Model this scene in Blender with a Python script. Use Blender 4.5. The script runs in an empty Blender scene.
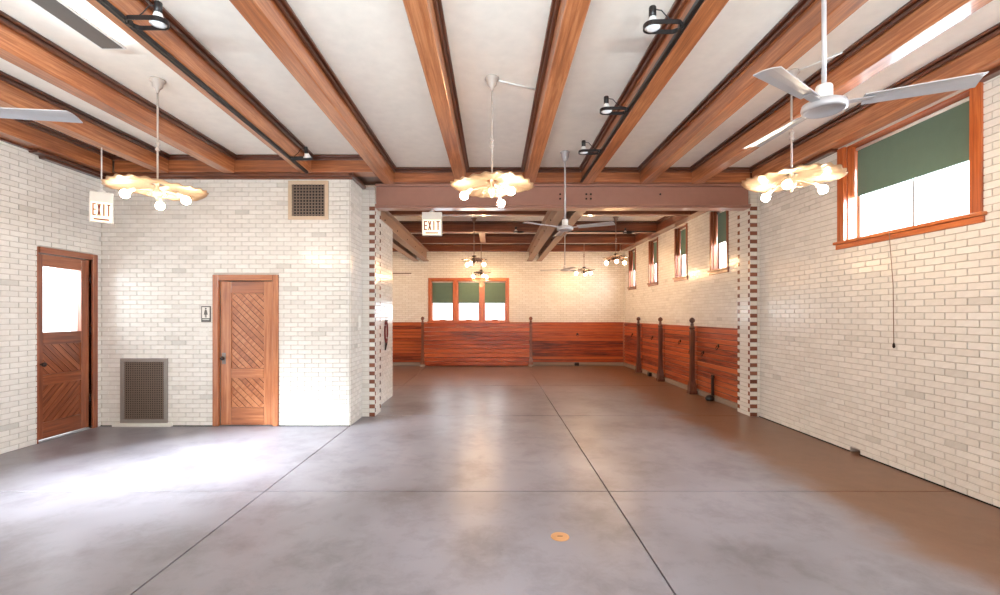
import bpy, math, random
from math import pi, sin, cos, radians as R
from mathutils import Vector, Matrix
random.seed(7)
scene = bpy.context.scene
col = scene.collection

# ------------------------------------------------------------------ camera
H_EYE = 1.67
FPX, VPX, VPY = 457.0, 494.0, 315.0
cam_d = bpy.data.cameras.new('camera')
cam_d.sensor_width = 36.0
cam_d.lens = FPX / 1000.0 * 36.0
cam_d.shift_x = (500 - VPX) / 1000.0
cam_d.shift_y = (VPY - 297.5) / 1000.0
cam_d.clip_end = 200
cam = bpy.data.objects.new('camera', cam_d); col.objects.link(cam)
cam.location = (0, 0, H_EYE); cam.rotation_euler = (pi / 2, 0, 0)
scene.camera = cam

# ------------------------------------------------------------------ world, light, exposure
world = bpy.data.worlds.new('world'); scene.world = world
world.use_nodes = True
bg = world.node_tree.nodes['Background']
bg.inputs['Color'].default_value = (0.93, 0.97, 1.0, 1)
bg.inputs['Strength'].default_value = 3.0
scene.view_settings.view_transform = 'Standard'
scene.view_settings.look = 'None'
scene.view_settings.gamma = 1
scene.view_settings.use_curve_mapping = False
scene.view_settings.exposure = 0.08
scene.cycles.use_denoising = True
scene.cycles.max_bounces = 10
scene.cycles.diffuse_bounces = 6
scene.cycles.sample_clamp_indirect = 8.0

DAY = (0.86, 0.93, 1.0)
def area(name, loc, target, sx, sy, power, color=DAY, spread=180):
    d = bpy.data.lights.new(name, 'AREA'); d.shape = 'RECTANGLE'
    d.size = sx; d.size_y = sy; d.energy = power; d.color = color; d.spread = R(spread)
    o = bpy.data.objects.new(name, d); col.objects.link(o)
    o.location = loc
    o.rotation_euler = (Vector(target) - Vector(loc)).to_track_quat('-Z', 'Y').to_euler()
    return o
# daylight standing outside the window openings, some of them added
COOL = (0.74, 0.86, 1.0)
for yy, pw in ((4.93, 330), (2.0, 340), (-1.0, 340)):
    area('daylight_window_right', (4.95, yy, 3.0), (0, yy - 0.2, 0.4), 1.7, 1.2, pw, COOL, 150)
for yy in (8.85, 10.65, 12.5, 14.4):
    area('daylight_window_stall', (4.85, yy, 2.9), (0, yy, 0.5), 0.6, 0.9, 85)
area('daylight_window_far', (-0.84, 15.75, 2.0), (-0.84, 8, 0.4), 2.4, 1.2, 60)
area('daylight_added_doors', (-7.3, 2.2, 3.9), (-2.9, 5.25, 0.0), 1.4, 0.6, 190, DAY, 32)  # aimed through the added left doors to lay a bright floor patch
area('daylight_left_door', (-6.5, 6.3, 1.9), (-2.0, 6.0, 0.6), 0.7, 0.9, 40)
# added fill lamp outside the rear windows, aimed up to brighten the ceiling
area('ceiling_fill_rear', (-1.0, -4.7, 0.3), (-1.0, 1.0, 4.0), 8.5, 0.8, 3900, (0.82, 0.93, 1.0), 140)
area('daylight_back_left', (-6.7, 12.2, 1.5), (-1.0, 12.4, 0.3), 2.2, 2.0, 70)

# ------------------------------------------------------------------ materials
MATS = {}
def srgb(r, g, b):
    f = lambda c: (c / 12.92 if c <= 0.04045 else ((c + 0.055) / 1.055) ** 2.4)
    return tuple(f(c / 255.0) for c in (r, g, b)) + (1,)

def newmat(name):
    m = bpy.data.materials.new(name); m.use_nodes = True
    nt = m.node_tree
    return m, nt, nt.nodes['Principled BSDF']

def plain(name, rgb, rough=0.5, metal=0.0, emit=None, estr=0.0, bump=0.0, coat=0.0):
    if name in MATS: return MATS[name]
    m, nt, b = newmat(name)
    n = nt.nodes.new('ShaderNodeTexNoise'); n.inputs['Scale'].default_value = 9; n.inputs['Detail'].default_value = 4
    tc = nt.nodes.new('ShaderNodeTexCoord'); nt.links.new(tc.outputs['Object'], n.inputs['Vector'])
    mx = nt.nodes.new('ShaderNodeMix'); mx.data_type = 'RGBA'
    c = srgb(*rgb)
    mx.inputs[6].default_value = tuple(x * 0.9 for x in c[:3]) + (1,)
    mx.inputs[7].default_value = tuple(min(1, x * 1.06) for x in c[:3]) + (1,)
    nt.links.new(n.outputs['Fac'], mx.inputs[0]); nt.links.new(mx.outputs[2], b.inputs['Base Color'])
    b.inputs['Roughness'].default_value = rough; b.inputs['Metallic'].default_value = metal
    b.inputs['Coat Weight'].default_value = coat
    if emit:
        b.inputs['Emission Color'].default_value = srgb(*emit); b.inputs['Emission Strength'].default_value = estr
    if bump:
        n2 = nt.nodes.new('ShaderNodeTexNoise'); n2.inputs['Scale'].default_value = 60; n2.inputs['Detail'].default_value = 6
        nt.links.new(tc.outputs['Object'], n2.inputs['Vector'])
        bp = nt.nodes.new('ShaderNodeBump'); bp.inputs['Strength'].default_value = bump; bp.inputs['Distance'].default_value = 0.004
        nt.links.new(n2.outputs['Fac'], bp.inputs['Height']); nt.links.new(bp.outputs['Normal'], b.inputs['Normal'])
    MATS[name] = m
    return m

WOODS = {   # dark, mid, light
    'beam':   ((112, 62, 34), (168, 100, 58), (204, 138, 92)),
    'joist':  ((86, 42, 26), (118, 62, 38), (146, 86, 56)),
    'mould':  ((52, 24, 14), (84, 42, 26), (120, 70, 46)),
    'door':   ((128, 70, 38), (168, 100, 58), (194, 130, 86)),
    'sidedoor': ((92, 44, 24), (134, 70, 40), (164, 96, 60)),
    'wains':  ((74, 22, 6), (154, 60, 20), (194, 94, 42)),
    'winframe': ((140, 66, 26), (190, 98, 46), (214, 128, 70)),
}
def wood(kind, axis='x'):
    key = 'wood_%s_%s' % (kind, axis)
    if key in MATS: return MATS[key]
    m, nt, b = newmat(key)
    L = nt.links
    tc = nt.nodes.new('ShaderNodeTexCoord')
    oi = nt.nodes.new('ShaderNodeObjectInfo')
    off = nt.nodes.new('ShaderNodeVectorMath'); off.operation = 'MULTIPLY_ADD'
    L.new(oi.outputs['Random'], off.inputs[0]); off.inputs[1].default_value = (13, 7, 19)
    L.new(tc.outputs['Object'], off.inputs[2])
    mp = nt.nodes.new('ShaderNodeMapping')
    if axis in ('dd', 'du'):
        rot = nt.nodes.new('ShaderNodeVectorRotate'); rot.rotation_type = 'EULER_XYZ'
        rot.inputs['Rotation'].default_value = (0, R(45 if axis == 'dd' else -45), 0) if True else (0, 0, 0)
        L.new(off.outputs[0], rot.inputs['Vector']); L.new(rot.outputs[0], mp.inputs['Vector'])
        sc = (1.2, 22, 22)
    elif axis in ('ed', 'eu'):
        rot = nt.nodes.new('ShaderNodeVectorRotate'); rot.rotation_type = 'EULER_XYZ'
        rot.inputs['Rotation'].default_value = (R(45 if axis == 'ed' else -45), 0, 0)
        L.new(off.outputs[0], rot.inputs['Vector']); L.new(rot.outputs[0], mp.inputs['Vector'])
        sc = (22, 1.2, 22)
    else:
        L.new(off.outputs[0], mp.inputs['Vector'])
        sc = {'x': (1.0, 22, 22), 'y': (22, 1.0, 22), 'z': (22, 22, 1.0)}[axis]
    mp.inputs['Scale'].default_value = sc
    n1 = nt.nodes.new('ShaderNodeTexNoise'); n1.inputs['Scale'].default_value = 1.6; n1.inputs['Detail'].default_value = 7
    n1.inputs['Roughness'].default_value = 0.65; n1.inputs['Distortion'].default_value = 0.6
    L.new(mp.outputs[0], n1.inputs['Vector'])
    n2 = nt.nodes.new('ShaderNodeTexNoise'); n2.inputs['Scale'].default_value = 0.8; n2.inputs['Detail'].default_value = 3
    L.new(off.outputs[0], n2.inputs['Vector'])
    ad = nt.nodes.new('ShaderNodeMath'); ad.operation = 'MULTIPLY_ADD'
    L.new(n2.outputs['Fac'], ad.inputs[0]); ad.inputs[1].default_value = 0.45; L.new(n1.outputs['Fac'], ad.inputs[2])
    ad2 = nt.nodes.new('ShaderNodeMath'); ad2.operation = 'MULTIPLY_ADD'
    L.new(oi.outputs['Random'], ad2.inputs[0]); ad2.inputs[1].default_value = 0.34 if kind == 'wains' else 0.16; L.new(ad.outputs[0], ad2.inputs[2])
    cr = nt.nodes.new('ShaderNodeValToRGB')
    d, mi, l = WOODS[kind]
    e = cr.color_ramp.elements
    e[0].position = 0.60 if kind == 'wains' else 0.52; e[0].color = srgb(*d); e[1].position = 1.0; e[1].color = srgb(*l)
    k = e.new(0.78); k.color = srgb(*mi)
    L.new(ad2.outputs[0], cr.inputs['Fac']); L.new(cr.outputs[0], b.inputs['Base Color'])
    b.inputs['Roughness'].default_value = 0.34
    b.inputs['Coat Weight'].default_value = 0.6; b.inputs['Coat Roughness'].default_value = 0.14
    bp = nt.nodes.new('ShaderNodeBump'); bp.inputs['Strength'].default_value = 0.15; bp.inputs['Distance'].default_value = 0.003
    L.new(n1.outputs['Fac'], bp.inputs['Height']); L.new(bp.outputs['Normal'], b.inputs['Normal'])
    MATS[key] = m
    return m

def brick_mat(name, c_lo, c_hi, source, rough=(0.10, 0.30)):
    m, nt, b = newmat(name); L = nt.links
    if source == 'object':
        src = nt.nodes.new('ShaderNodeObjectInfo').outputs['Random']
    else:
        src = nt.nodes.new('ShaderNodeNewGeometry').outputs['Random Per Island']
    cr = nt.nodes.new('ShaderNodeValToRGB'); e = cr.color_ramp.elements
    e[0].position = 0.0; e[0].color = srgb(*[int(x * 0.93) for x in c_lo]); e[1].position = 1.0; e[1].color = srgb(*c_hi)
    k = e.new(0.05); k.color = srgb(*c_lo)
    L.new(src, cr.inputs['Fac'])
    tc = nt.nodes.new('ShaderNodeTexCoord')
    n = nt.nodes.new('ShaderNodeTexNoise'); n.inputs['Scale'].default_value = 14; n.inputs['Detail'].default_value = 3
    L.new(tc.outputs['Object'], n.inputs['Vector'])
    mx = nt.nodes.new('ShaderNodeMix'); mx.data_type = 'RGBA'; mx.blend_type = 'MULTIPLY'
    mx.inputs[0].default_value = 0.15
    L.new(cr.outputs[0], mx.inputs[6]); L.new(n.outputs['Fac'], mx.inputs[7]); L.new(mx.outputs[2], b.inputs['Base Color'])
    mr = nt.nodes.new('ShaderNodeMapRange'); mr.inputs[3].default_value = rough[0]; mr.inputs[4].default_value = rough[1]
    L.new(n.outputs['Fac'], mr.inputs[0]); L.new(mr.outputs[0], b.inputs['Roughness'])
    n3 = nt.nodes.new('ShaderNodeTexNoise'); n3.inputs['Scale'].default_value = 7; n3.inputs['Detail'].default_value = 2
    L.new(tc.outputs['Object'], n3.inputs['Vector'])
    bp = nt.nodes.new('ShaderNodeBump'); bp.inputs['Strength'].default_value = 0.12; bp.inputs['Distance'].default_value = 0.004
    L.new(n3.outputs['Fac'], bp.inputs['Height']); L.new(bp.outputs['Normal'], b.inputs['Normal'])
    MATS[name] = m
    return m
BW_OBJ = brick_mat('glazed_white_brick', (232, 228, 220), (242, 239, 232), 'object')
BW_ISL = brick_mat('glazed_white_brick_field', (232, 228, 220), (242, 239, 232), 'island')
BR_OBJ = brick_mat('glazed_brown_brick', (122, 72, 54), (150, 96, 72), 'object')
MORTAR = plain('mortar', (200, 191, 181), 0.9, bump=0.4)

def far_brick(name, horiz):
    m, nt, b = newmat(name); L = nt.links
    tc = nt.nodes.new('ShaderNodeTexCoord'); sp = nt.nodes.new('ShaderNodeSeparateXYZ'); cb = nt.nodes.new('ShaderNodeCombineXYZ')
    L.new(tc.outputs['Object'], sp.inputs[0])
    L.new(sp.outputs['X' if horiz == 'x' else 'Y'], cb.inputs['X']); L.new(sp.outputs['Z'], cb.inputs['Y'])
    t = nt.nodes.new('ShaderNodeTexBrick'); L.new(cb.outputs[0], t.inputs['Vector'])
    t.inputs['Scale'].default_value = 1.0; t.inputs['Brick Width'].default_value = 0.2105; t.inputs['Row Height'].default_value = 0.0677
    t.inputs['Mortar Size'].default_value = 0.004; t.inputs['Mortar Smooth'].default_value = 0.2
    t.inputs['Color1'].default_value = srgb(242, 238, 230); t.inputs['Color2'].default_value = srgb(232, 226, 216)
    t.inputs['Mortar'].default_value = srgb(196, 188, 176)
    L.new(t.outputs['Color'], b.inputs['Base Color'])
    b.inputs['Roughness'].default_value = 0.28
    bp = nt.nodes.new('ShaderNodeBump'); bp.invert = True; bp.inputs['Strength'].default_value = 0.5; bp.inputs['Distance'].default_value = 0.008
    L.new(t.outputs['Fac'], bp.inputs['Height']); L.new(bp.outputs['Normal'], b.inputs['Normal'])
    MATS[name] = m
    return m
FAR_X = far_brick('distant_brick_x', 'x'); FAR_Y = far_brick('distant_brick_y', 'y')

def concrete():
    m, nt, b = newmat('polished_concrete'); L = nt.links
    g = nt.nodes.new('ShaderNodeNewGeometry')
    def noise(scale, detail, dist=0.0, rough=0.55):
        n = nt.nodes.new('ShaderNodeTexNoise'); n.inputs['Scale'].default_value = scale; n.inputs['Detail'].default_value = detail
        n.inputs['Distortion'].default_value = dist; n.inputs['Roughness'].default_value = rough
        L.new(g.outputs['Position'], n.inputs['Vector']); return n.outputs['Fac']
    a = noise(0.55, 4, 0.3, 0.5); c = noise(1.7, 5, 0.25, 0.5); d = noise(5.0, 9, 0.35, 0.72)
    cr = nt.nodes.new('ShaderNodeValToRGB'); e = cr.color_ramp.elements
    e[0].position = 0.30; e[0].color = srgb(108, 103, 106); e[1].position = 0.70; e[1].color = srgb(142, 140, 148)
    L.new(a, cr.inputs['Fac'])
    ad = nt.nodes.new('ShaderNodeMath'); ad.operation = 'MULTIPLY_ADD'; ad.inputs[1].default_value = 0.9
    L.new(d, ad.inputs[0]); L.new(c, ad.inputs[2])
    cr2 = nt.nodes.new('ShaderNodeValToRGB'); e2 = cr2.color_ramp.elements
    e2[0].position = 0.72; e2[0].color = (0.39, 0.38, 0.375, 1); e2[1].position = 1.0; e2[1].color = (0.60, 0.60, 0.61, 1)
    L.new(ad.outputs[0], cr2.inputs['Fac'])
    mx = nt.nodes.new('ShaderNodeMix'); mx.data_type = 'RGBA'; mx.blend_type = 'SOFT_LIGHT'; mx.inputs[0].default_value = 0.9
    L.new(cr.outputs[0], mx.inputs[6]); L.new(cr2.outputs[0], mx.inputs[7])
    sp = nt.nodes.new('ShaderNodeSeparateXYZ'); L.new(g.outputs['Position'], sp.inputs[0])
    def math_(op, x, y, z=None):
        n = nt.nodes.new('ShaderNodeMath'); n.operation = op
        for i, q in enumerate((x, y, z)):
            if q is None: continue
            if isinstance(q, (int, float)): n.inputs[i].default_value = q
            else: L.new(q, n.inputs[i])
        return n.outputs[0]
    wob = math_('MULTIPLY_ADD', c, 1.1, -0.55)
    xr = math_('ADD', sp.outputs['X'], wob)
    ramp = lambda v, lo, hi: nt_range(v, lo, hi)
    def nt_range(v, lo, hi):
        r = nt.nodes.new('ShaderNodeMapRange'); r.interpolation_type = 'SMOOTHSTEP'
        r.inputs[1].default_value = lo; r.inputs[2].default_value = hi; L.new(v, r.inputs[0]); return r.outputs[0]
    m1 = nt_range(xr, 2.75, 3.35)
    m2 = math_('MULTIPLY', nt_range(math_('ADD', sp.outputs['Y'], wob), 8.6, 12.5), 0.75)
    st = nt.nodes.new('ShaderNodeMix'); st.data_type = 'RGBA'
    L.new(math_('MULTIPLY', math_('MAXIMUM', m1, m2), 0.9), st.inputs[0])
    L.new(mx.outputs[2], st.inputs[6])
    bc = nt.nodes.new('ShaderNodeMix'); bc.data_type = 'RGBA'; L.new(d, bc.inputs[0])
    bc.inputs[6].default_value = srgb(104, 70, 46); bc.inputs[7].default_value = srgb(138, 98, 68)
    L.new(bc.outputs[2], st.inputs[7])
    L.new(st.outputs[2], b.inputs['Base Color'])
    bp = nt.nodes.new('ShaderNodeBump'); bp.inputs['Strength'].default_value = 0.12; bp.inputs['Distance'].default_value = 0.012
    L.new(c, bp.inputs['Height']); L.new(bp.outputs['Normal'], b.inputs['Normal'])
    b.inputs['Roughness'].default_value = 0.33; b.inputs['Specular IOR Level'].default_value = 0.4
    return m
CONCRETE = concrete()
PLASTER = plain('cream_plaster', (244, 239, 229), 0.8, bump=0.15)
STEEL = plain('painted_steel', (164, 120, 104), 0.35, coat=0.2)
GIRD = plain('weathered_steel', (150, 122, 104), 0.45)
WHITE_METAL = plain('white_enamel', (232, 230, 226), 0.3)
ROD = plain('tan_enamel', (186, 174, 164), 0.4)
GREY_METAL = plain('grey_enamel', (188, 186, 188), 0.35, metal=0.2)
BLACK = plain('black_metal', (26, 22, 22), 0.4)
IRON = plain('dark_iron', (44, 30, 26), 0.5, metal=0.3)
BRASS = plain('aged_brass', (196, 160, 112), 0.35, metal=0.6)
DARKGREY = plain('dark_grey_enamel', (104, 98, 92), 0.5)
BULB = plain('bulb_glow', (255, 240, 214), 0.4, emit=(255, 234, 206), estr=280.0)
BULB_BACK = plain('bulb_glow_warm', (255, 240, 214), 0.4, emit=(255, 205, 150), estr=340.0)
LENS = plain('lamp_lens', (235, 238, 240), 0.08)
TUBE_GLOW = plain('fluorescent_glow', (255, 255, 255), 0.4, emit=(244, 248, 255), estr=14.0)
SIGN_GLOW = plain('exit_face_glow', (255, 238, 214), 0.5, emit=(255, 232, 200), estr=0.8)
SIGN_RED = plain('exit_letter_red', (128, 58, 40), 0.5)
BLIND = plain('green_blind_cloth', (98, 124, 110), 0.8)
CURB = plain('concrete_curb', (150, 132, 118), 0.75, bump=0.4)
DARK = plain('dark_void', (20, 16, 14), 0.9)
REDSTRAP = plain('dark_red_leather', (120, 42, 40), 0.45)
PALE = plain('pale_plastic', (226, 224, 216), 0.4)
SIGNGREY = plain('sign_grey', (92, 90, 86), 0.45)
GRILLE_BRONZE = plain('grille_bronze', (206, 184, 158), 0.4, metal=0.3)
GRILLE_GREY = plain('grille_grey', (150, 142, 136), 0.45, metal=0.3)
CORD = plain('brown_cord', (140, 112, 92), 0.8)
COPPER = plain('copper_plate', (206, 158, 112), 0.4, metal=0.4)

def glass_mat():
    m, nt, b = newmat('window_glass'); L = nt.links
    nt.nodes.remove(b)
    t = nt.nodes.new('ShaderNodeBsdfTransparent'); t.inputs[0].default_value = (0.97, 0.98, 0.98, 1)
    gl = nt.nodes.new('ShaderNodeBsdfGlossy'); gl.inputs['Roughness'].default_value = 0.03
    mx = nt.nodes.new('ShaderNodeMixShader'); mx.inputs[0].default_value = 0.06
    L.new(t.outputs[0], mx.inputs[1]); L.new(gl.outputs[0], mx.inputs[2]); L.new(mx.outputs[0], nt.nodes['Material Output'].inputs[0])
    return m
GLASS = glass_mat()
def milk_mat():
    m, nt, b = newmat('fluted_milk_glass'); L = nt.links
    nt.nodes.remove(b)
    d = nt.nodes.new('ShaderNodeBsdfDiffuse'); d.inputs[0].default_value = srgb(190, 170, 146)
    t = nt.nodes.new('ShaderNodeBsdfTranslucent'); t.inputs[0].default_value = srgb(238, 212, 180)
    gl = nt.nodes.new('ShaderNodeBsdfGlossy'); gl.inputs['Roughness'].default_value = 0.15
    m1 = nt.nodes.new('ShaderNodeMixShader'); m1.inputs[0].default_value = 0.7
    m2 = nt.nodes.new('ShaderNodeMixShader'); m2.inputs[0].default_value = 0.06
    L.new(d.outputs[0], m1.inputs[1]); L.new(t.outputs[0], m1.inputs[2]); L.new(m1.outputs[0], m2.inputs[1]); L.new(gl.outputs[0], m2.inputs[2])
    L.new(m2.outputs[0], nt.nodes['Material Output'].inputs[0])
    return m
MILK = milk_mat()

# ------------------------------------------------------------------ helpers
ID = lambda u, n, z: (u, n, z)
def MX_RIGHT(X0):   # wall facing -X : u along +Y, n towards -X
    return lambda u, n, z: (X0 - n, u, z)
def MX_LEFT(X0):    # wall facing +X
    return lambda u, n, z: (X0 + n, u, z)
def MX_FRONT(Y0):   # wall facing -Y : u along +X, n towards -Y
    return lambda u, n, z: (u, Y0 - n, z)

class MB:
    def __init__(s, f=ID): s.v = []; s.f = []; s.m = f; s.smooth = []
    def add(s, verts, faces, smooth=False):
        k = len(s.v)
        s.v += [s.m(*p) for p in verts]
        s.f += [tuple(i + k for i in q) for q in faces]; s.smooth += [smooth] * len(faces)
        return s
    def box(s, a0, a1, b0, b1, c0, c1, ch=0.0):
        if ch <= 0:
            v = [(x, y, z) for z in (c0, c1) for y in (b0, b1) for x in (a0, a1)]
            return s.add(v, [(0, 2, 3, 1), (4, 5, 7, 6), (0, 1, 5, 4), (2, 6, 7, 3), (0, 4, 6, 2), (1, 3, 7, 5)])
        # chamfered box
        v = []; idx = {}
        lo = (a0, b0, c0); hi = (a1, b1, c1)
        for sx in (0, 1):
            for sy in (0, 1):
                for sz in (0, 1):
                    S = (sx, sy, sz)
                    for ax in range(3):
                        p = [0, 0, 0]
                        for i in range(3):
                            base = hi[i] if S[i] else lo[i]
                            p[i] = base if i == ax else base + (-ch if S[i] else ch)
                        idx[(S, ax)] = len(v); v.append(tuple(p))
        f = []
        for ax in range(3):
            o = [i for i in range(3) if i != ax]
            for sgn in (0, 1):
                q = []
                for (p, r) in ((0, 0), (1, 0), (1, 1), (0, 1)):
                    S = [0, 0, 0]; S[ax] = sgn; S[o[0]] = p; S[o[1]] = r; q.append(idx[(tuple(S), ax)])
                f.append(tuple(q))
        for ax in range(3):            # edges along ax
            o = [i for i in range(3) if i != ax]
            for p in (0, 1):
                for r in (0, 1):
                    S0 = [0, 0, 0]; S0[o[0]] = p; S0[o[1]] = r; S1 = list(S0); S1[ax] = 1
                    S0, S1 = tuple(S0), tuple(S1)
                    f.append((idx[(S0, o[0])], idx[(S1, o[0])], idx[(S1, o[1])], idx[(S0, o[1])]))
        for sx in (0, 1):
            for sy in (0, 1):
                for sz in (0, 1):
                    S = (sx, sy, sz); f.append((idx[(S, 0)], idx[(S, 1)], idx[(S, 2)]))
        return s.add(v, f)
    def lathe(s, prof, c=(0, 0, 0), seg=20, axis='z', smooth=True):
        v = []; f = []
        for (r, h) in prof:
            for i in range(seg):
                a = 2 * pi * i / seg
                x, y = r * cos(a), r * sin(a)
                p = {'z': (x, y, h), 'x': (h, x, y), 'y': (x, h, y)}[axis]
                v.append((c[0] + p[0], c[1] + p[1], c[2] + p[2]))
        n = len(prof)
        for j in range(n - 1):
            for i in range(seg):
                k = (i + 1) % seg
                f.append((j * seg + i, j * seg + k, (j + 1) * seg + k, (j + 1) * seg + i))
        f.append(tuple(range(seg))[::-1]); f.append(tuple((n - 1) * seg + i for i in range(seg)))
        return s.add(v, f, smooth)
    def tube(s, pts, r, seg=8, closed=False):
        P = [Vector(p) for p in pts]; n = len(P); v = []; f = []
        rr = r if isinstance(r, (list, tuple)) else [r] * n
        for i, p in enumerate(P):
            a = P[i - 1] if (i > 0 or closed) else p
            b = P[(i + 1) % n] if (i < n - 1 or closed) else p
            t = (b - a).normalized()
            up = Vector((0, 0, 1)) if abs(t.z) < 0.95 else Vector((1, 0, 0))
            x = t.cross(up).normalized(); y = x.cross(t).normalized()
            for k in range(seg):
                w = 2 * pi * k / seg
                q = p + x * (rr[i] * cos(w)) + y * (rr[i] * sin(w)); v.append(tuple(q))
        m = n if closed else n - 1
        for i in range(m):
            j = (i + 1) % n
            for k in range(seg):
                l = (k + 1) % seg
                f.append((i * seg + k, i * seg + l, j * seg + l, j * seg + k))
        if not closed:
            f.append(tuple(range(seg))); f.append(tuple((n - 1) * seg + k for k in range(seg))[::-1])
        return s.add(v, f, True)
    def prism(s, poly, d0, d1, order='unz'):
        """poly in (u,z), extruded along n"""
        n = len(poly)
        v = [(p[0], d0, p[1]) for p in poly] + [(p[0], d1, p[1]) for p in poly]
        f = [tuple(range(n)), tuple(range(2 * n - 1, n - 1, -1))] + [(i, (i + 1) % n, n + (i + 1) % n, n + i) for i in range(n)]
        return s.add(v, f)
    def mesh(s, name, mat, loc=(0, 0, 0)):
        me = bpy.data.meshes.new(name)
        me.from_pydata([(p[0] - loc[0], p[1] - loc[1], p[2] - loc[2]) for p in s.v], [], s.f)
        me.polygons.foreach_set('use_smooth', s.smooth)
        me.materials.append(mat)
        import bmesh
        bm = bmesh.new(); bm.from_mesh(me); bmesh.ops.recalc_face_normals(bm, faces=bm.faces); bm.to_mesh(me); bm.free()
        me.update()
        return me
    def build(s, name, mat, parent=None, loc=(0, 0, 0)):
        """vertices are in world coordinates; the object's origin goes to loc (or to its parent's)"""
        if parent is not None:
            loc = org(parent)
        o = bpy.data.objects.new(name, s.mesh(name, mat, loc)); col.objects.link(o)
        if parent is not None: o.parent = parent
        else: o.location = loc
        return o

ORG = {}
def org(o):
    while o.parent is not None: o = o.parent
    return tuple(o.location)
def tag(o, label=None, cat=None, group=None, kind=None):
    if label: o['label'] = label
    if cat: o['category'] = cat
    if group: o['group'] = group
    if kind: o['kind'] = kind
    return o
def thing(name, label, cat, loc=(0, 0, 0), group=None):
    o = bpy.data.objects.new(name, None); col.objects.link(o); o.location = loc
    o.empty_display_size = 0.1
    return tag(o, label, cat, group)
def struct_empty(name, loc=(0, 0, 0), label=None):
    o = bpy.data.objects.new(name, None); col.objects.link(o); o.location = loc
    return tag(o, label, kind='structure')
def structure(name, mb, mat, label=None, loc=(0, 0, 0)):
    return tag(mb.build(name, mat, None, loc), label, kind='structure')

def wall_base(fm, u0, u1, z0, z1, n0, n1, holes):
    us = sorted({u0, u1} | {min(max(h[i], u0), u1) for h in holes for i in (0, 1)})
    zs = sorted({z0, z1} | {min(max(h[i], z0), z1) for h in holes for i in (2, 3)})
    mb = MB(fm)
    for a, b in zip(us, us[1:]):
        for c, d in zip(zs, zs[1:]):
            uc, zc = (a + b) / 2, (c + d) / 2
            if any(h[0] < uc < h[1] and h[2] < zc < h[3] for h in holes): continue
            mb.box(a, b, n0, n1, c, d)
    return mb

CH, BL, JT = 0.0677, 0.2105, 0.007
def brick_geo(mb, a, b, z0, z1, d=0.011, tilt=None, ch=0.0025):
    """front-chamfered brick with open back, proud of the mortar"""
    tu, tz = tilt or (0, 0)
    uc, zc = (a + b) / 2, (z0 + z1) / 2
    dd = lambda u, z: (u - uc) * tu + (z - zc) * tz
    ring = lambda e, n: [(a + e, n + dd(a, z0), z0 + e), (b - e, n + dd(b, z0), z0 + e), (b - e, n + dd(b, z1), z1 - e), (a + e, n + dd(a, z1), z1 - e)]
    v = [(p[0], -0.004, p[2]) for p in ring(0, 0)] + ring(0, d - ch) + ring(ch, d)
    f = []
    for k in (0, 4):
        f += [(k + i, k + (i + 1) % 4, k + 4 + (i + 1) % 4, k + 4 + i) for i in range(4)]
    f.append((8, 9, 10, 11))
    mb.add(v, f)

def project(p):
    x, y, z = p
    if y < 0.3: return None
    return (VPX + FPX * x / y, VPY - FPX * (z - H_EYE) / y)

def brick_field(parent, fm, u0, u1, z1, holes, n_single=300, phase=0.0, zstart=0.0):
    full = []; rest = MB(fm)
    k0 = int(round(zstart / CH)); nk = int(math.ceil(z1 / CH))
    for k in range(k0, nk):
        za, zb = k * CH + JT / 2, min((k + 1) * CH, z1) - JT / 2
        if zb - za < 0.015: continue
        zc = (za + zb) / 2
        off = phase + (BL / 2 if k % 2 else 0)
        i = math.floor((u0 - off) / BL)
        while off + i * BL < u1:
            a, b = off + i * BL + JT / 2, off + (i + 1) * BL - JT / 2
            i += 1
            segs = [(max(a, u0 + JT / 2), min(b, u1 - JT / 2))]
            for h in holes:
                if h[2] < zc < h[3]:
                    ns = []
                    for (s, e) in segs:
                        if e <= h[0] or s >= h[1]: ns.append((s, e)); continue
                        if s < h[0]: ns.append((s, h[0]))
                        if e > h[1]: ns.append((h[1], e))
                    segs = ns
            for (s, e) in segs:
                if e - s < 0.02: continue
                whole = (e - s) > BL - JT - 0.001 and (zb - za) > CH - JT - 0.001
                area_px = 0
                if whole:
                    q = [project(fm(uu, 0, zz)) for uu, zz in ((s, za), (e, za), (e, zb), (s, zb))]
                    if all(q) and all(0 <= p[0] <= 1000 and 0 <= p[1] <= 595 for p in q):
                        area_px = abs(sum(q[j][0] * q[(j + 1) % 4][1] - q[(j + 1) % 4][0] * q[j][1] for j in range(4))) / 2
                full.append((area_px, s, e, za, zb))
    full.sort(key=lambda t: -t[0])
    singles = [t for t in full[:n_single] if t[0] > 0]
    proto = None
    L = BL - JT; hh = CH - JT
    base = org(parent)
    m0 = MB(lambda u, n, z: tuple(Vector(fm(u, n, z)) - Vector(fm(0, 0, 0))))
    brick_geo(m0, -L / 2, L / 2, -hh / 2, hh / 2)
    me = m0.mesh('brick', BW_OBJ)
    rng = random.Random(len(full))
    for (_, s, e, za, zb) in singles:
        o = bpy.data.objects.new('brick', me); col.objects.link(o); o.parent = parent
        p = Vector(fm((s + e) / 2, 0, (za + zb) / 2)) - Vector(base)
        o.location = p
        ax = Vector(fm(0, 0, 0)) - Vector(fm(0, 1, 0))
        t = (rng.gauss(0, 0.006), rng.gauss(0, 0.009))
        if abs(ax.x) > 0.5: o.rotation_euler = (0, t[1], t[0])
        else: o.rotation_euler = (t[1], 0, t[0])
    for (_, s, e, za, zb) in full[len(singles):]:
        brick_geo(rest, s, e, za, zb, tilt=(rng.gauss(0, 0.006), rng.gauss(0, 0.009)))
    r = rest.build('brick_field', BW_ISL, parent); r['kind'] = 'stuff'
    return singles

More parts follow.
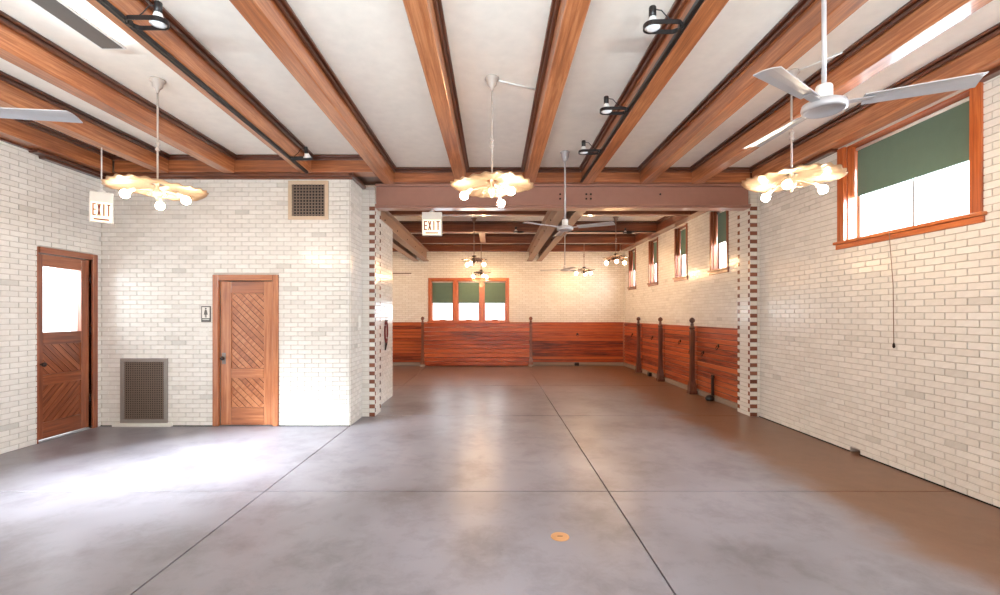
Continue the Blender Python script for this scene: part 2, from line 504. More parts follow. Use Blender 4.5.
# ------------------------------------------------------------------ room dimensions
XL, XR = -5.92, 4.37
YD, YP, YF, YB = 6.88, 7.5, 15.2, -3.2       # door wall, piers, far wall, rear wall
XRET = -2.17
ZC, ZB = 4.045, 3.78                           # plaster, beam undersides

# floor: a bed with separate slabs cut by recessed control joints
fl = MB().box(-7.0, 4.9, YB - 0.3, YF + 0.3, -0.25, -0.03)
floor = structure('floor', fl, DARK, 'polished grey concrete floor cut into large square slabs')
jx = [-7.0, -2.17, 1.083, 4.9]; jy = [YB - 0.3, -2.2, 1.07, 4.33, 7.58, 10.83, 14.08, YF + 0.3]
for a, b in zip(jx, jx[1:]):
    for c, d in zip(jy, jy[1:]):
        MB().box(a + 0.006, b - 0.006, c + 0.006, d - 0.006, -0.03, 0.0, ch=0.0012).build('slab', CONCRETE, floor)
structure('ceiling', MB().box(-7.0, 4.9, YB - 0.3, YF + 0.3, ZC, ZC + 0.15), PLASTER, 'cream plaster ceiling between the timber beams')

# ---- right wall
WIN_R = [(4.07, 5.79, 2.53, 3.76), (1.15, 2.87, 2.53, 3.76), (-1.85, -0.13, 2.53, 3.76)]
WIN_S = [(yc - 0.36, yc + 0.36, 2.50, 3.74) for yc in (8.85, 10.65, 12.5, 14.4)]
inner = lambda w, k=0.1: (w[0] + k, w[1] - k, w[2] + 0.06, w[3])
fmR = MX_RIGHT(XR)
holesR = [inner(w) for w in WIN_R] + [inner(w, 0.06) for w in WIN_S]
chip = (5.44, 5.60, 0.0, 0.055)
wb = wall_base(fmR, YB - 0.3, YF + 0.3, 0, ZC, -0.30, 0.0, holesR + [chip])
wall_right = structure('wall_right', wb, MORTAR, 'long right wall of white glazed brick with high windows')
outer = lambda w: (w[0] + 0.02, w[1] - 0.02, w[2] + 0.02, 3.80)
brick_field(wall_right, fmR, 2.6, YF, 3.80, [outer(w) for w in WIN_R + WIN_S] + [chip, (7.5, 7.9, 0, 3.8), (7.9, YF, 0, 1.38)])
MB(fmR).box(5.40, 5.64, -0.2, -0.14, 0, 0.08).build('gap_backing', DARK, wall_right)
wall_base(fmR, YB, 2.6, 0, 3.8, 0.0, 0.010, [outer(w) for w in WIN_R[1:]] + [(2.5, 2.9, 2.5, 3.8)]).build('brick_facing', FAR_Y, wall_right)

# ---- left wall with glazed side door
fmL = MX_LEFT(XL)
D1 = (5.93, 6.80, 0.0, 2.56)
GD = (1.6, 4.6, 0.0, 3.25)                    # unseen glazed double doors, added to let light onto the left floor
wbL = wall_base(fmL, YB - 0.3, YD + 0.3, 0, ZC, -0.30, 0.0, [(5.93, 6.72, -1, 2.48), (GD[0] + 0.08, GD[1] - 0.08, -1, 3.17)])
wall_left = structure('wall_left', wbL, MORTAR, 'left wall of white glazed brick beside the glazed door')
brick_field(wall_left, fmL, 4.5, YD, 3.80, [(D1[0] - 0.01, D1[1], 0, D1[3])])

wall_base(fmL, YB, 4.5, 0, 3.8, 0.0, 0.010, [(GD[0] + 0.02, GD[1] - 0.02, -1, GD[3] - 0.02)]).build('brick_facing', FAR_Y, wall_left)
# ---- door wall
fmD = MX_FRONT(YD)
D2 = (-4.22, -3.235, 0.0, 2.272)
GR_LO = (-5.61, -4.90, 0.05, 1.02); GR_UP = (-3.09, -2.485, 3.10, 3.685)
wbD = wall_base(fmD, XL, XRET, 0, ZC, -0.25, 0.0, [(D2[0] + 0.08, D2[1] - 0.08, -1, 2.19)])
wall_doors = structure('wall_back', wbD, MORTAR, 'white glazed brick wall holding the closed wooden door')
brick_field(wall_doors, fmD, XL, XRET, 3.80, [D2, GR_LO, GR_UP])
# ---- short return wall up to the pier, facing the middle of the room
fmT = MX_LEFT(XRET)
wbT = wall_base(fmT, YD, YP + 0.4, 0, ZC, -0.2, -0.001, [])
wall_ret = structure('wall_return', wbT, MORTAR, 'narrow white brick return beside the left pier')
brick_field(wall_ret, fmT, YD + 0.004, YP, 3.80, [], n_single=0)
# ---- white wall behind the left pier carrying the twin steel beams
fmS = MX_LEFT(-2.10)
wall_side = structure('wall_side', wall_base(fmS, 7.9, 9.42, 0, 3.44, -0.28, 0, []), MORTAR, 'short white brick wall behind the left pier')
brick_field(wall_side, fmS, 7.9, 9.42, 3.44, [], n_single=0)
# ---- far wall, rear wall, back-left enclosure
WIN_F = (-2.185, 0.50, 1.40, 2.90)
wf = wall_base(MX_FRONT(YF), -6.3, XR + 0.3, 0, ZC, -0.3, 0.0, [(WIN_F[0] + 0.08, WIN_F[1] - 0.08, WIN_F[2] + 0.05, WIN_F[3] - 0.08)])
wall_far = structure('wall_far', wf, FAR_X, 'far white brick wall with the triple window')
RW = [(-5.0, -2.6, 0.9, 3.2), (-2.2, 0.2, 0.9, 3.2), (0.6, 3.0, 0.9, 3.2)]  # windows added behind the viewer to let in general fill light
fmB = lambda u, n, z: (u, YB + n, z)
structure('wall_rear', wall_base(fmB, XL - 0.3, XR + 0.3, 0, ZC, -0.3, 0.0, [(w[0] + .08, w[1] - .08, w[2] + .05, w[3] - .08) for w in RW]), FAR_X, 'white brick wall behind the viewer with added tall windows')
BLW = (11.0, 13.4, 0.3, 2.6)
fmBL = MX_LEFT(-6.0)
structure('wall_back_left', wall_base(fmBL, 7.1, YF, 0, ZC, -0.3, 0.0, [(BLW[0] + .08, BLW[1] - .08, BLW[2] + .05, BLW[3] - .08)]), FAR_Y, 'side wall of the back room beyond the left pier')
structure('wall_divider', MB().box(-6.0, -2.4, 7.14, 7.4, 0, ZC), FAR_X, 'partition between the front room and the back room')

# ---- piers with brown quoins
def pier(name, x0, x1, side, label, qf):
    """side +1: jamb faces +X at x1 ; -1: jamb faces -X at x0. qf: width of the brown quoin on the front"""
    root = structure(name, MB().box(x0 if side > 0 else x0 + 0.012, x1 - 0.012 if side > 0 else x1, YP + 0.012, YP + 0.4, 0, ZB), MORTAR, label)
    Ff = MX_FRONT(YP + 0.012)
    Fj = MX_LEFT(x1 - 0.012) if side > 0 else MX_RIGHT(x0 + 0.012)
    cache = {}
    def put(fm, key, a, b, z0, mat):
        kk = (key, round(b - a, 4), mat.name)
        if kk not in cache:
            m = MB(lambda u, n, z: tuple(Vector(fm(u, n, z)) - Vector(fm(0, 0, 0))))
            brick_geo(m, -(b - a) / 2 + JT / 2, (b - a) / 2 - JT / 2, JT / 2, CH - JT / 2)
            cache[kk] = m.mesh('brick', mat)
        o = bpy.data.objects.new('brick', cache[kk]); col.objects.link(o); o.parent = root
        o.location = fm((a + b) / 2, 0, z0)
        t = random.gauss(0, 0.006)
        o.rotation_euler = (random.gauss(0, .006), 0, t)
    n = int(ZB / CH)
    for k in range(n):
        z = k * CH; brown = z < 3.40
        odd = k % 2 == 0
        edge = x1 if side > 0 else x0
        other = x0 if side > 0 else x1
        q = edge - side * qf
        lo, hi = sorted((q, edge)); put(Ff, 'f', lo, hi, z, BR_OBJ if (brown and odd) else BW_OBJ)
        lo, hi = sorted((q, other))
        if hi - lo > 0.03: put(Ff, 'f', lo, hi, z, BW_OBJ)
        nb = 0.075
        put(Fj, 'j', YP + 0.012, YP + nb, z, BR_OBJ if (brown and not odd) else BW_OBJ)
        put(Fj, 'j', YP + nb, YP + 0.4 - nb, z, BW_OBJ)
        put(Fj, 'j', YP + 0.4 - nb, YP + 0.4, z, BR_OBJ if (brown and not odd) else BW_OBJ)
    return root
pier('wall_pier_left', XRET, -1.955, 1, 'white brick pier with brown quoins left of the opening', 0.095)
pier('wall_pier_right', 4.205, XR, -1, 'white brick pier with brown quoins right of the opening', 0.12)

# thin dark joint along the wall foot
structure('baseboard_right', MB(fmR).box(2.6, 5.44, 0, 0.02, 0, 0.012).box(5.6, 7.5, 0, 0.02, 0, 0.012), DARK, 'thin dark joint at the foot of the right wall')
structure('baseboard_back', MB(fmD).box(XL, D2[0], 0, 0.018, 0, 0.011).box(D2[1], XRET, 0, 0.018, 0, 0.011), DARK, 'thin dark joint at the foot of the door wall')

# ------------------------------------------------------------------ timber ceiling
def beam(name, label, cx0, cx1, y0, y1, zb=ZB, zt=ZC, w=0.165, kind='beam', mould=True, group=None, sides=(-1, 1), cat='beam'):
    """beam along Y, centre line x from cx0 (at y0) to cx1 (at y1)"""
    sl = (cx1 - cx0) / (y1 - y0)
    fm = lambda u, n, z: (cx0 + sl * (n - y0) + u, n, z)
    t = thing(name, label, cat, (cx0, y0, zb), group)
    MB(fm).box(-w / 2, w / 2, y0, y1, zb, zt - 0.001, ch=0.008).build('timber', wood(kind, 'y'), t)
    if mould:
        for s in sides:
            e = s * w / 2
            def strip(a, b, z0, z1):
                lo, hi = sorted((e + s * a, e + s * b)); return MB(fm).box(lo, hi, y0, y1, z0, z1, ch=0.006)
            m = strip(0, 0.055, zt - 0.032, zt - 0.002); m2 = strip(0, 0.03, zt - 0.075, zt - 0.034)
            o = m.build('crown_moulding', wood('mould', 'y'), t)
            m2.build('bead', wood('mould', 'y'), o)
    return t
def xbeam(name, label, x0, x1, y0, y1, zb, zt, kind='joist', mould=True, group=None):
    t = thing(name, label, 'beam', (x0, y0, zb), group)
    MB().box(x0, x1, y0, y1, zb, zt - 0.001, ch=0.008).build('timber', wood(kind, 'x'), t)
    if mould:
        o = MB().box(x0, x1, y0 - 0.05, y0, zt - 0.032, zt - 0.002, ch=0.006).build('crown_moulding', wood('mould', 'x'), t)
        MB().box(x0, x1, y0 - 0.028, y0, zt - 0.075, zt - 0.034, ch=0.006).build('bead', wood('mould', 'x'), o)
    return t
GB = 'timber beams of the front ceiling'
YE_L, YE_C = 6.80, 7.38
BM = [
    (-4.92, -4.92, YE_L, 'timber ceiling beam from which the left exit sign hangs'),
    (-3.98, -3.94, YE_L, 'timber ceiling beam just left of the left chandelier'),
    (-2.66, -2.80, YE_L, 'timber ceiling beam with black track, left of the middle of the room'),
    (-1.70, -1.70, YE_C, 'timber ceiling beam ending above the left pier'),
    (-0.533, -0.533, YE_C, 'timber ceiling beam just left of the central chandelier'),
    (0.571, 0.571, YE_C, 'timber ceiling beam just right of the central chandelier'),
    (1.50, 1.50, YE_C, 'timber ceiling beam carrying the row of three black spotlights'),
    (2.437, 2.437, YE_C, 'timber ceiling beam between the near fan and the right chandelier'),
    (3.272, 3.272, YE_C, 'timber ceiling beam nearest the big right window'),
]
for a, b, ye, lab in BM:
    sl = (b - a) / (6.85 - 3.0)
    beam('ceiling_beam', lab, a + sl * (YB - 3.0), a + sl * (ye - 3.0), YB, ye, group=GB, kind='beam')
beam('wall_beam', 'timber beam running along the top of the left wall', -5.795, -5.795, YB, YE_L, w=0.25, sides=(1,), group='timber beams along the walls')
beam('wall_beam', 'timber beam above the big right window', 4.26, 4.26, YB, 7.36, w=0.22, sides=(-1,), group='timber beams along the walls')
beam('wall_beam', 'timber beam above the four narrow windows of the back room', 4.26, 4.26, 7.62, 15.0, w=0.22, sides=(-1,), kind='joist', group='timber beams along the walls')
xbeam('cross_beam', 'timber cross beam over the door wall', XL + 0.26, -1.80, YE_L, YE_L + 0.25, ZB + 0.02, ZC, 'beam', group='timber cross beams of the front room')
xbeam('cross_beam', 'timber cross beam on top of the steel girder', -1.79, 4.14, YE_C, YE_C + 0.22, ZB + 0.035, ZC, 'beam', group='timber cross beams of the front room')
structure('trim_1', MB().box(XL, XRET + 0.06, YD - 0.06, YD, 3.745, 3.80, ch=0.008).box(XL, XRET + 0.04, YD - 0.035, YD, 3.705, 3.745, ch=0.006), wood('mould', 'x'), 'dark moulding between door wall and cross beam')
structure('trim_2', MB().box(XL, XL + 0.10, 5.93, YD - 0.06, 3.70, 3.78, ch=0.008).box(XL, XL + 0.14, 5.8, YD - 0.06, 3.735, 3.78, ch=0.008).box(XL, XL + 0.06, 2.0, 5.93, 3.755, 3.78), wood('mould', 'y'), 'dark stepped moulding at the top of the left wall')
structure('trim_3', MB().box(XR - 0.10, XR, 2.0, 4.07, 3.74, 3.78, ch=0.006).box(XR - 0.10, XR, 5.79, 7.5, 3.74, 3.78, ch=0.006), wood('mould', 'y'), 'dark moulding at the top of the right wall')
structure('trim_4', MB().box(XRET, XRET + 0.07, YD - 0.06, YP, 3.735, 3.79, ch=0.006), wood('mould', 'y'), 'dark moulding on top of the brick return')
structure('trim_7', MB().box(XRET + 0.002, -1.80, YE_L + 0.251, 7.6, 3.83, ZC - 0.001), wood('mould', 'x'), 'dark timber infill above the left pier')
# back room joists
for y, lab in ((9.6, 'dark timber joist nearest the steel girder in the back room'), (11.6, 'dark timber joist in the middle of the back room ceiling'), (13.4, 'dark timber joist farthest back before the far wall')):
    xbeam('ceiling_joist', lab, -5.98, 4.14, y, y + 0.17, ZB, ZC, 'joist', group='joists of the back room')
xbeam('ceiling_joist', 'dark timber beam on top of the far brick wall', -5.98, 4.14, 15.02, 15.19, ZB - 0.01, ZC, 'joist', group='joists of the back room')
t = thing('ceiling_brace', 'short pale timber brace between two joists of the back room', 'brace', (-0.31, 11.78, ZB))
MB().box(-0.40, -0.24, 11.78, 13.39, ZB + 0.01, ZC - 0.01, ch=0.01).build('timber', wood('door', 'y'), t)
MB().box(-0.42, -0.22, 11.78, 13.34, ZC - 0.05, ZC - 0.011).build('ledger', wood('mould', 'y'), t)

# steel girder across the opening
g = thing('steel_girder', 'brown painted steel girder spanning the wide opening', 'girder', (1.0, 7.55, 3.40))
MB().box(-1.94, 4.19, 7.53, 7.57, 3.475, 3.78).build('web', STEEL, g)
MB().box(-1.94, 4.19, 7.45, 7.68, 3.776, 3.812, ch=0.004).build('top_flange', STEEL, g)
MB().box(-1.94, 4.19, 7.44, 7.68, 3.450, 3.477, ch=0.004).build('bottom_flange', STEEL, g)
MB().box(-1.94, 4.19, 7.45, 7.67, 3.418, 3.444, ch=0.004).build('cover_plate', STEEL, g)
for bx in (1.09, 1.52, 2.74):
    for dx in ((0, 0.075) if bx < 2 else (0,)):
        for dz in ((3.585, 3.66) if bx < 2 else (3.66,)):
            MB().lathe([(0.016, 0), (0.016, -0.008), (0.011, -0.016), (0.003, -0.019)], (bx + dx, 7.53, dz), 8, 'y').build('rivet', IRON, g)

def ibeam(label, x0, x1, y0=7.70, y1=15.1):
    t = thing('steel_beam', label, 'beam', ((x0 + x1) / 2, y0, 3.45), 'steel beams under the back room joists')
    xc = (x0 + x1) / 2
    MB().box(xc - 0.012, xc + 0.012, y0, y1, 3.462, 3.765).build('web', GIRD, t)
    MB().box(x0, x1, y0, y1, 3.44, 3.462, ch=0.003).build('bottom_flange', GIRD, t)
    MB().box(x0, x1, y0, y1, 3.763, 3.778, ch=0.003).build('top_flange', GIRD, t)
    k = 0
    y = y0 + 0.4
    while y < y1 - 0.3:
        MB().lathe([(0.014, -0.026), (0.014, 0.026)], (xc, y, 3.60), 6, 'x').build('rivet', IRON, t); y += 1.2
ibeam('steel beam left of the pair above the middle of the back room', 1.08, 1.26)
ibeam('steel beam right of the pair above the middle of the back room', 1.40, 1.57)
ibeam('steel beam right of the pair resting on the wall behind the left pier', -2.33, -2.14)
ibeam('steel beam left of the pair behind the left pier', -2.66, -2.48, 9.45)

# ------------------------------------------------------------------ doors
def clip_poly(poly, x0, x1, z0, z1):
    def cut(P, inside, inter):
        out = []
        for i in range(len(P)):
            a, b = P[i - 1], P[i]
            if inside(b):
                if not inside(a): out.append(inter(a, b))
                out.append(b)
            elif inside(a): out.append(inter(a, b))
        return out
    lerp = lambda a, b, t: (a[0] + (b[0] - a[0]) * t, a[1] + (b[1] - a[1]) * t)
    for ax, lim, sg in ((0, x0, 1), (0, x1, -1), (1, z0, 1), (1, z1, -1)):
        if not poly: return poly
        poly = cut(poly, lambda p: sg * (p[ax] - lim) >= 0, lambda a, b: lerp(a, b, (lim - a[ax]) / (b[ax] - a[ax])))
    return poly
def diagonal_boards(parent, fm, u0, u1, z0, z1, n0, n1, slope, mat, pitch=0.075, name='board'):
    w = pitch * math.sqrt(2)
    c0 = (z0 - slope * u1) if slope > 0 else (z0 - slope * u0)
    lo = min(z - slope * u for u in (u0, u1) for z in (z0, z1)); hi = max(z - slope * u for u in (u0, u1) for z in (z0, z1))
    c = lo
    while c < hi:
        g = 0.006
        P = [(u0 - 1, slope * (u0 - 1) + c + g), (u1 + 1, slope * (u1 + 1) + c + g), (u1 + 1, slope * (u1 + 1) + c + w - g), (u0 - 1, slope * (u0 - 1) + c + w - g)]
        P = clip_poly(P, u0, u1, z0, z1)
        if len(P) >= 3 and max(p[0] for p in P) - min(p[0] for p in P) > 0.012:
            MB(fm).prism(P, n0, n1).build(name, mat, parent)
        c += w

# door_2: plank door in the door wall
d2 = struct_empty('door_2', ((D2[0] + D2[1]) / 2, YD, 0), 'narrow wooden door with diagonal boards in the brick wall')
a, b = D2[0], D2[1]
MB(fmD).box(a, a + 0.085, -0.02, 0.035, 0, 2.272, ch=0.005).build('casing', wood('door', 'z'), d2)
MB(fmD).box(b - 0.085, b, -0.02, 0.035, 0, 2.272, ch=0.005).build('casing', wood('door', 'z'), d2)
MB(fmD).box(a + 0.086, b - 0.086, -0.02, 0.035, 2.186, 2.272, ch=0.005).build('casing', wood('door', 'x'), d2)
la, lb = a + 0.095, b - 0.095
leaf = MB(fmD).box(la, lb, -0.075, -0.055, 0.012, 2.178).build('leaf', wood('mould', 'z'), d2)
ua, ub = -3.965, -3.475
MB(fmD).box(la, ua, -0.054, -0.015, 0.012, 2.178, ch=0.004).build('stile', wood('door', 'z'), leaf)
MB(fmD).box(ub, lb, -0.054, -0.015, 0.012, 2.178, ch=0.004).build('stile', wood('door', 'z'), leaf)
for z0, z1 in ((0.012, 0.275), (0.715, 0.865), (2.0, 2.178)):
    MB(fmD).box(ua, ub, -0.054, -0.016, z0, z1, ch=0.004).build('rail', wood('door', 'x'), leaf)
diagonal_boards(leaf, fmD, ua + 0.002, ub - 0.002, 0.277, 0.713, -0.054, -0.034, -1, wood('door', 'dd'))
diagonal_boards(leaf, fmD, ua + 0.002, ub - 0.002, 0.867, 1.998, -0.054, -0.034, -1, wood('door', 'dd'))
kb = MB(fmD).lathe([(0.008, 0), (0.009, 0.03)], (-4.07, -0.015, 1.02), 10, 'y')
kb.lathe([(0.010, 0.03), (0.026, 0.038), (0.032, 0.052), (0.026, 0.066), (0.008, 0.072)], (-4.07, -0.015, 1.02), 14, 'y')
k_o = kb.build('knob', IRON, leaf)
MB(fmD).box(-4.105, -4.045, -0.016, -0.011, 0.93, 1.10, ch=0.003).build('lock_plate', GRILLE_GREY, leaf)
for z in (0.3, 1.1, 1.9):
    MB(fmD).lathe([(0.008, -0.04), (0.008, 0.04)], (lb - 0.002, -0.01, z), 8, 'z').build('hinge', IRON, leaf)

# door_1: half-glazed door in the left wall
d1 = struct_empty('door_1', (XL, 6.33, 0), 'tall half-glazed wooden door in the left wall')
MB(fmL).box(6.72, 6.80, -0.10, 0.03, 0, 2.56, ch=0.005).build('casing', wood('sidedoor', 'z'), d1)
MB(fmL).box(5.93, 6.719, -0.10, 0.03, 2.48, 2.56, ch=0.005).build('casing', wood('sidedoor', 'y'), d1)
MB(fmL).box(5.905, 5.93, -0.10, 0.012, 0, 2.56, ch=0.003).build('casing', wood('sidedoor', 'z'), d1)
l0, l1 = 5.945, 6.705
leaf1 = MB(fmL).box(l0, l1, -0.075, -0.062, 0.035, 1.36).build('leaf', wood('mould', 'z'), d1)
for ya, yb in ((l0, l0 + 0.075), (l1 - 0.125, l1)):
    MB(fmL).box(ya, yb, -0.085, -0.02, 0.035, 2.47, ch=0.004).build('stile', wood('sidedoor', 'z'), leaf1)
s0, s1 = l0 + 0.075, l1 - 0.125
for z0, z1 in ((0.035, 0.245), (0.735, 0.875), (1.275, 1.44), (2.31, 2.47)):
    MB(fmL).box(s0, s1, -0.085, -0.021, z0, z1, ch=0.004).build('rail', wood('sidedoor', 'y'), leaf1)
diagonal_boards(leaf1, fmL, s0 + .002, s1 - .002, 0.877, 1.273, -0.062, -0.042, -1, wood('sidedoor', 'ed'))
diagonal_boards(leaf1, fmL, s0 + .002, s1 - .002, 0.247, 0.733, -0.062, -0.042, 1, wood('sidedoor', 'eu'))
MB(fmL).box(s0, s1, -0.056, -0.050, 1.44, 2.31).build('pane', GLASS, leaf1)
for z in (0.45, 1.45, 2.2):
    MB(fmL).lathe([(0.012, -0.06), (0.012, 0.06)], (l1 + 0.006, -0.012, z), 8, 'z').build('hinge', IRON, leaf1)
kb = MB(fmL).lathe([(0.009, 0), (0.009, 0.03), (0.026, 0.038), (0.03, 0.052), (0.024, 0.066), (0.006, 0.07)], (l0 + 0.04, -0.02, 1.02), 12, 'y')
kb.build('knob', IRON, leaf1)
MB(fmL).box(5.93, 6.72, -0.28, -0.02, 0.0, 0.018, ch=0.004).build('threshold', GREY_METAL, d1)

# ------------------------------------------------------------------ windows and blinds
def window(idx, fm, w, nsash, label, depth=0.17, cw=0.10, kind='winframe', ax='y', blinds=None, head=True, sill=True, blabels=None, twin=True, base=None):
    u0, u1, z0, z1 = w
    c = fm((u0 + u1) / 2, 0, z0)
    t = struct_empty('window_%d' % idx, c, label)
    Wz, Wu = wood(kind, 'z'), wood(kind, ax)
    zt = z1 - (cw if head else 0)
    for a, b in ((u0, u0 + cw), (u1 - cw, u1)):
        MB(fm).box(a, b, -0.02, 0.028, z0 + 0.055, z1, ch=0.005).build('casing', Wz, t)
    if head: MB(fm).box(u0 + cw, u1 - cw, -0.02, 0.027, zt, z1, ch=0.005).build('casing', Wu, t)
    if sill:
        MB(fm).box(u0 - 0.03, u1 + 0.03, -depth, 0.06, z0 + 0.025, z0 + 0.06, ch=0.005).build('sill', Wu, t)
        MB(fm).box(u0 - 0.015, u1 + 0.015, 0.0, 0.035, z0 - 0.035, z0 + 0.024, ch=0.005).build('apron', Wu, t)
    # reveals
    for a, b in ((u0 + cw, u0 + cw + 0.014), (u1 - cw - 0.014, u1 - cw)):
        MB(fm).box(a, b, -depth - 0.05, -0.02, z0 + 0.06, zt).build('jamb_lining', Wz, t)
    MB(fm).box(u0 + cw + .014, u1 - cw - .014, -depth - 0.05, -0.02, zt - 0.014, zt).build('head_lining', Wu, t)
    a0, a1 = u0 + cw + 0.014, u1 - cw - 0.014
    mw = 0.15 if nsash == 3 else 0.06
    sw = (a1 - a0 - mw * (nsash - 1)) / nsash
    for i in range(nsash):
        s0 = a0 + i * (sw + mw); s1 = s0 + sw
        if i: MB(fm).box(s0 - mw, s0, -depth - 0.03, -depth + (0.10 if nsash > 1 and ax == 'x' else 0.02), z0 + 0.06, zt - 0.014, ch=0.004).build('mullion', Wz, t)
        st = 0.035
        sash = MB(fm).box(s0, s0 + st, -depth - 0.02, -depth + 0.02, z0 + 0.06, zt - 0.014, ch=0.003)
        sash.box(s1 - st, s1, -depth - 0.02, -depth + 0.02, z0 + 0.06, zt - 0.014, ch=0.003)
        sash.box(s0 + st, s1 - st, -depth - 0.02, -depth + 0.02, z0 + 0.06, z0 + 0.10, ch=0.003)
        sash.box(s0 + st, s1 - st, -depth - 0.02, -depth + 0.02, zt - 0.05, zt - 0.014, ch=0.003)
        so = sash.build('sash', wood(kind, 'z') if ax == 'x' else WHITE_METAL, t)
        pb = MB(fm)
        if twin:
            mid = (s0 + s1) / 2
            MB(fm).box(mid - 0.011, mid + 0.011, -depth - 0.012, -depth + 0.012, z0 + 0.10, zt - 0.05).build('glazing_bar', GREY_METAL, so)
            for p, q in ((s0 + st, mid - 0.011), (mid + 0.011, s1 - st)):
                MB(fm).box(p, q, -depth - 0.004, -depth + 0.001, z0 + 0.10, zt - 0.05).build('pane', GLASS, so)
        else:
            MB(fm).box(s0 + st, s1 - st, -depth - 0.004, -depth + 0.001, z0 + 0.10, zt - 0.05).build('pane', GLASS, so)
            MB(fm).box((s0 + s1) / 2 - 0.09, (s0 + s1) / 2 + 0.09, -depth + 0.02, -depth + 0.035, z0 + 0.10, z0 + 0.125, ch=0.003).build('sash_lift', IRON, so)
        if blinds:
            bl = thing('roller_blind', blabels[i], 'blind', fm((s0 + s1) / 2, -depth + 0.05, blinds), 'green roller blinds')
            nb = -depth + 0.045
            rows = 10
            v = []; f = []
            for r in range(rows + 1):
                zz = blinds + (zt - 0.05 - blinds) * r / rows
                for cc in range(5):
                    uu = s0 + 0.02 + (s1 - s0 - 0.04) * cc / 4
                    v.append((uu, nb + 0.006 * sin(cc * 1.9) * (1 - r / rows), zz))
            for r in range(rows):
                for cc in range(4):
                    k = r * 5 + cc; f.append((k, k + 1, k + 6, k + 5))
            cm = MB(fm).add(v, f, True); n0 = len(v)
            cm.add([(p[0], p[1] - 0.002, p[2]) for p in v], f, True)
            cm.build('cloth', BLIND, bl)
            MB(fm).lathe([(0.02, s0 + 0.012), (0.02, s1 - 0.012)], (0, nb, zt - 0.042), 10, 'x').build('roller', WHITE_METAL, bl)
            MB(fm).box(s0 + 0.02, s1 - 0.02, nb - 0.006, nb + 0.008, blinds - 0.012, blinds + 0.006, ch=0.002).build('hem_bar', BLIND, bl)
    return t
window(1, fmR, WIN_R[0], 1, 'wide wooden window high in the right wall', blinds=3.145, head=False, cw=0.11, blabels=['wide green roller blind half drawn in the big right window'])
window(2, fmR, WIN_R[1], 1, 'wide wooden window of the right wall near the viewer', blinds=3.145, head=False, cw=0.11, blabels=['wide green roller blind in the right-hand window nearest the viewer'])
window(3, fmR, WIN_R[2], 1, 'wide wooden window of the right wall behind the viewer', blinds=3.145, head=False, cw=0.11, blabels=['wide green roller blind in the right-hand window behind the viewer'])
ords = ['nearest', 'second', 'third', 'farthest']
for i, w in enumerate(WIN_S):
    window(4 + i, fmR, w, 1, 'narrow high window of the back room, %s from the right pier' % ords[i], depth=0.14, cw=0.065, kind='sidedoor', blinds=3.10,
           head=False, blabels=['green roller blind in the narrow window %s from the right pier' % ords[i]])
window(8, MX_FRONT(YF), WIN_F, 3, 'triple window in the far wall above the wainscot', depth=0.12, cw=0.09, ax='x', blinds=2.08, twin=False,
       blabels=['green roller blind in the left sash of the far triple window', 'green roller blind in the middle sash of the far triple window', 'green roller blind in the right sash of the far triple window'])
for i, w in enumerate(RW):
    window(9 + i, fmB, w, 1, 'tall window added for fill light in the wall behind the viewer', kind='sidedoor', ax='x', cw=0.10)
window(12, fmBL, BLW, 1, 'window in the hidden side of the back room', kind='sidedoor', cw=0.10)
window(13, fmL, GD, 2, 'unseen glazed double doors added in the left wall nearer than the picture', kind='sidedoor', cw=0.10, sill=False)

# cord of the big blind
cd = thing('pull_cord', 'thin pull cord with a small weight hanging on the right wall', 'cord', (XR - 0.02, 4.97, 1.31))
MB().tube([(XR - 0.07, 4.97, 2.62), (XR - 0.068, 4.97, 2.5), (XR - 0.03, 4.97, 2.0), (XR - 0.022, 4.97, 1.36)], 0.0035, 6).build('string', CORD, cd)
MB().lathe([(0.004, 0.06), (0.012, 0.04), (0.014, 0.015), (0.006, 0)], (XR - 0.022, 4.97, 1.31), 10).build('weight', IRON, cd)

# ------------------------------------------------------------------ wainscot, posts
def wainscot(fm, u0, u1, label, ax, n=13, z0=0.10, z1=1.41, nn=(0.036, 0.060), cat='wainscot', group='horizontal board wainscot', loc=None):
    t = thing('wainscot_panel', label, cat, loc or fm((u0 + u1) / 2, 0.0, z0), group)
    hh = (z1 - z0) / n
    for k in range(n):
        d = random.uniform(-0.0015, 0.0015)
        MB(fm).box(u0, u1, nn[0], nn[1] + d, z0 + k * hh + 0.006, z0 + (k + 1) * hh - 0.006, ch=0.009).build('board', wood('wains', ax), t)
    MB(fm).box(u0, u1, 0.032, nn[0], z0, z1).build('backing', wood('mould', ax), t)
    MB(fm).box(u0, u1, 0.032, nn[1] + 0.012, z1, z1 + 0.022, ch=0.004).build('cap', wood('wains', ax), t)
    return t
PY = [9.70, 11.55, 13.30]
bays = [(7.92, PY[0]), (PY[0], PY[1]), (PY[1], PY[2]), (PY[2], 15.13)]
bl = ['wainscot bay on the right wall beside the right pier', 'wainscot bay on the right wall between the two nearest posts', 'wainscot bay on the right wall between the two farthest posts', 'wainscot bay on the right wall next to the far corner']
for (a, b), lab in zip(bays, bl):
    wainscot(fmR, a + 0.004, b - 0.004, lab, 'y')
fmF = MX_FRONT(YF)
wainscot(fmF, 1.22, XR - 0.05, 'wainscot on the far wall right of the stall partition', 'x')
wainscot(fmF, -5.95, -2.34, 'dark wainscot on the far wall left of the stall partition', 'x')
structure('baseboard_far', MB(fmF).box(-5.95, XR - 0.06, 0, 0.075, 0, 0.099, ch=0.006), CURB, 'concrete curb under the far wainscot')
structure('baseboard_stalls', MB(fmR).box(7.92, 15.13, 0, 0.075, 0, 0.099, ch=0.006), CURB, 'concrete curb under the right wainscot')
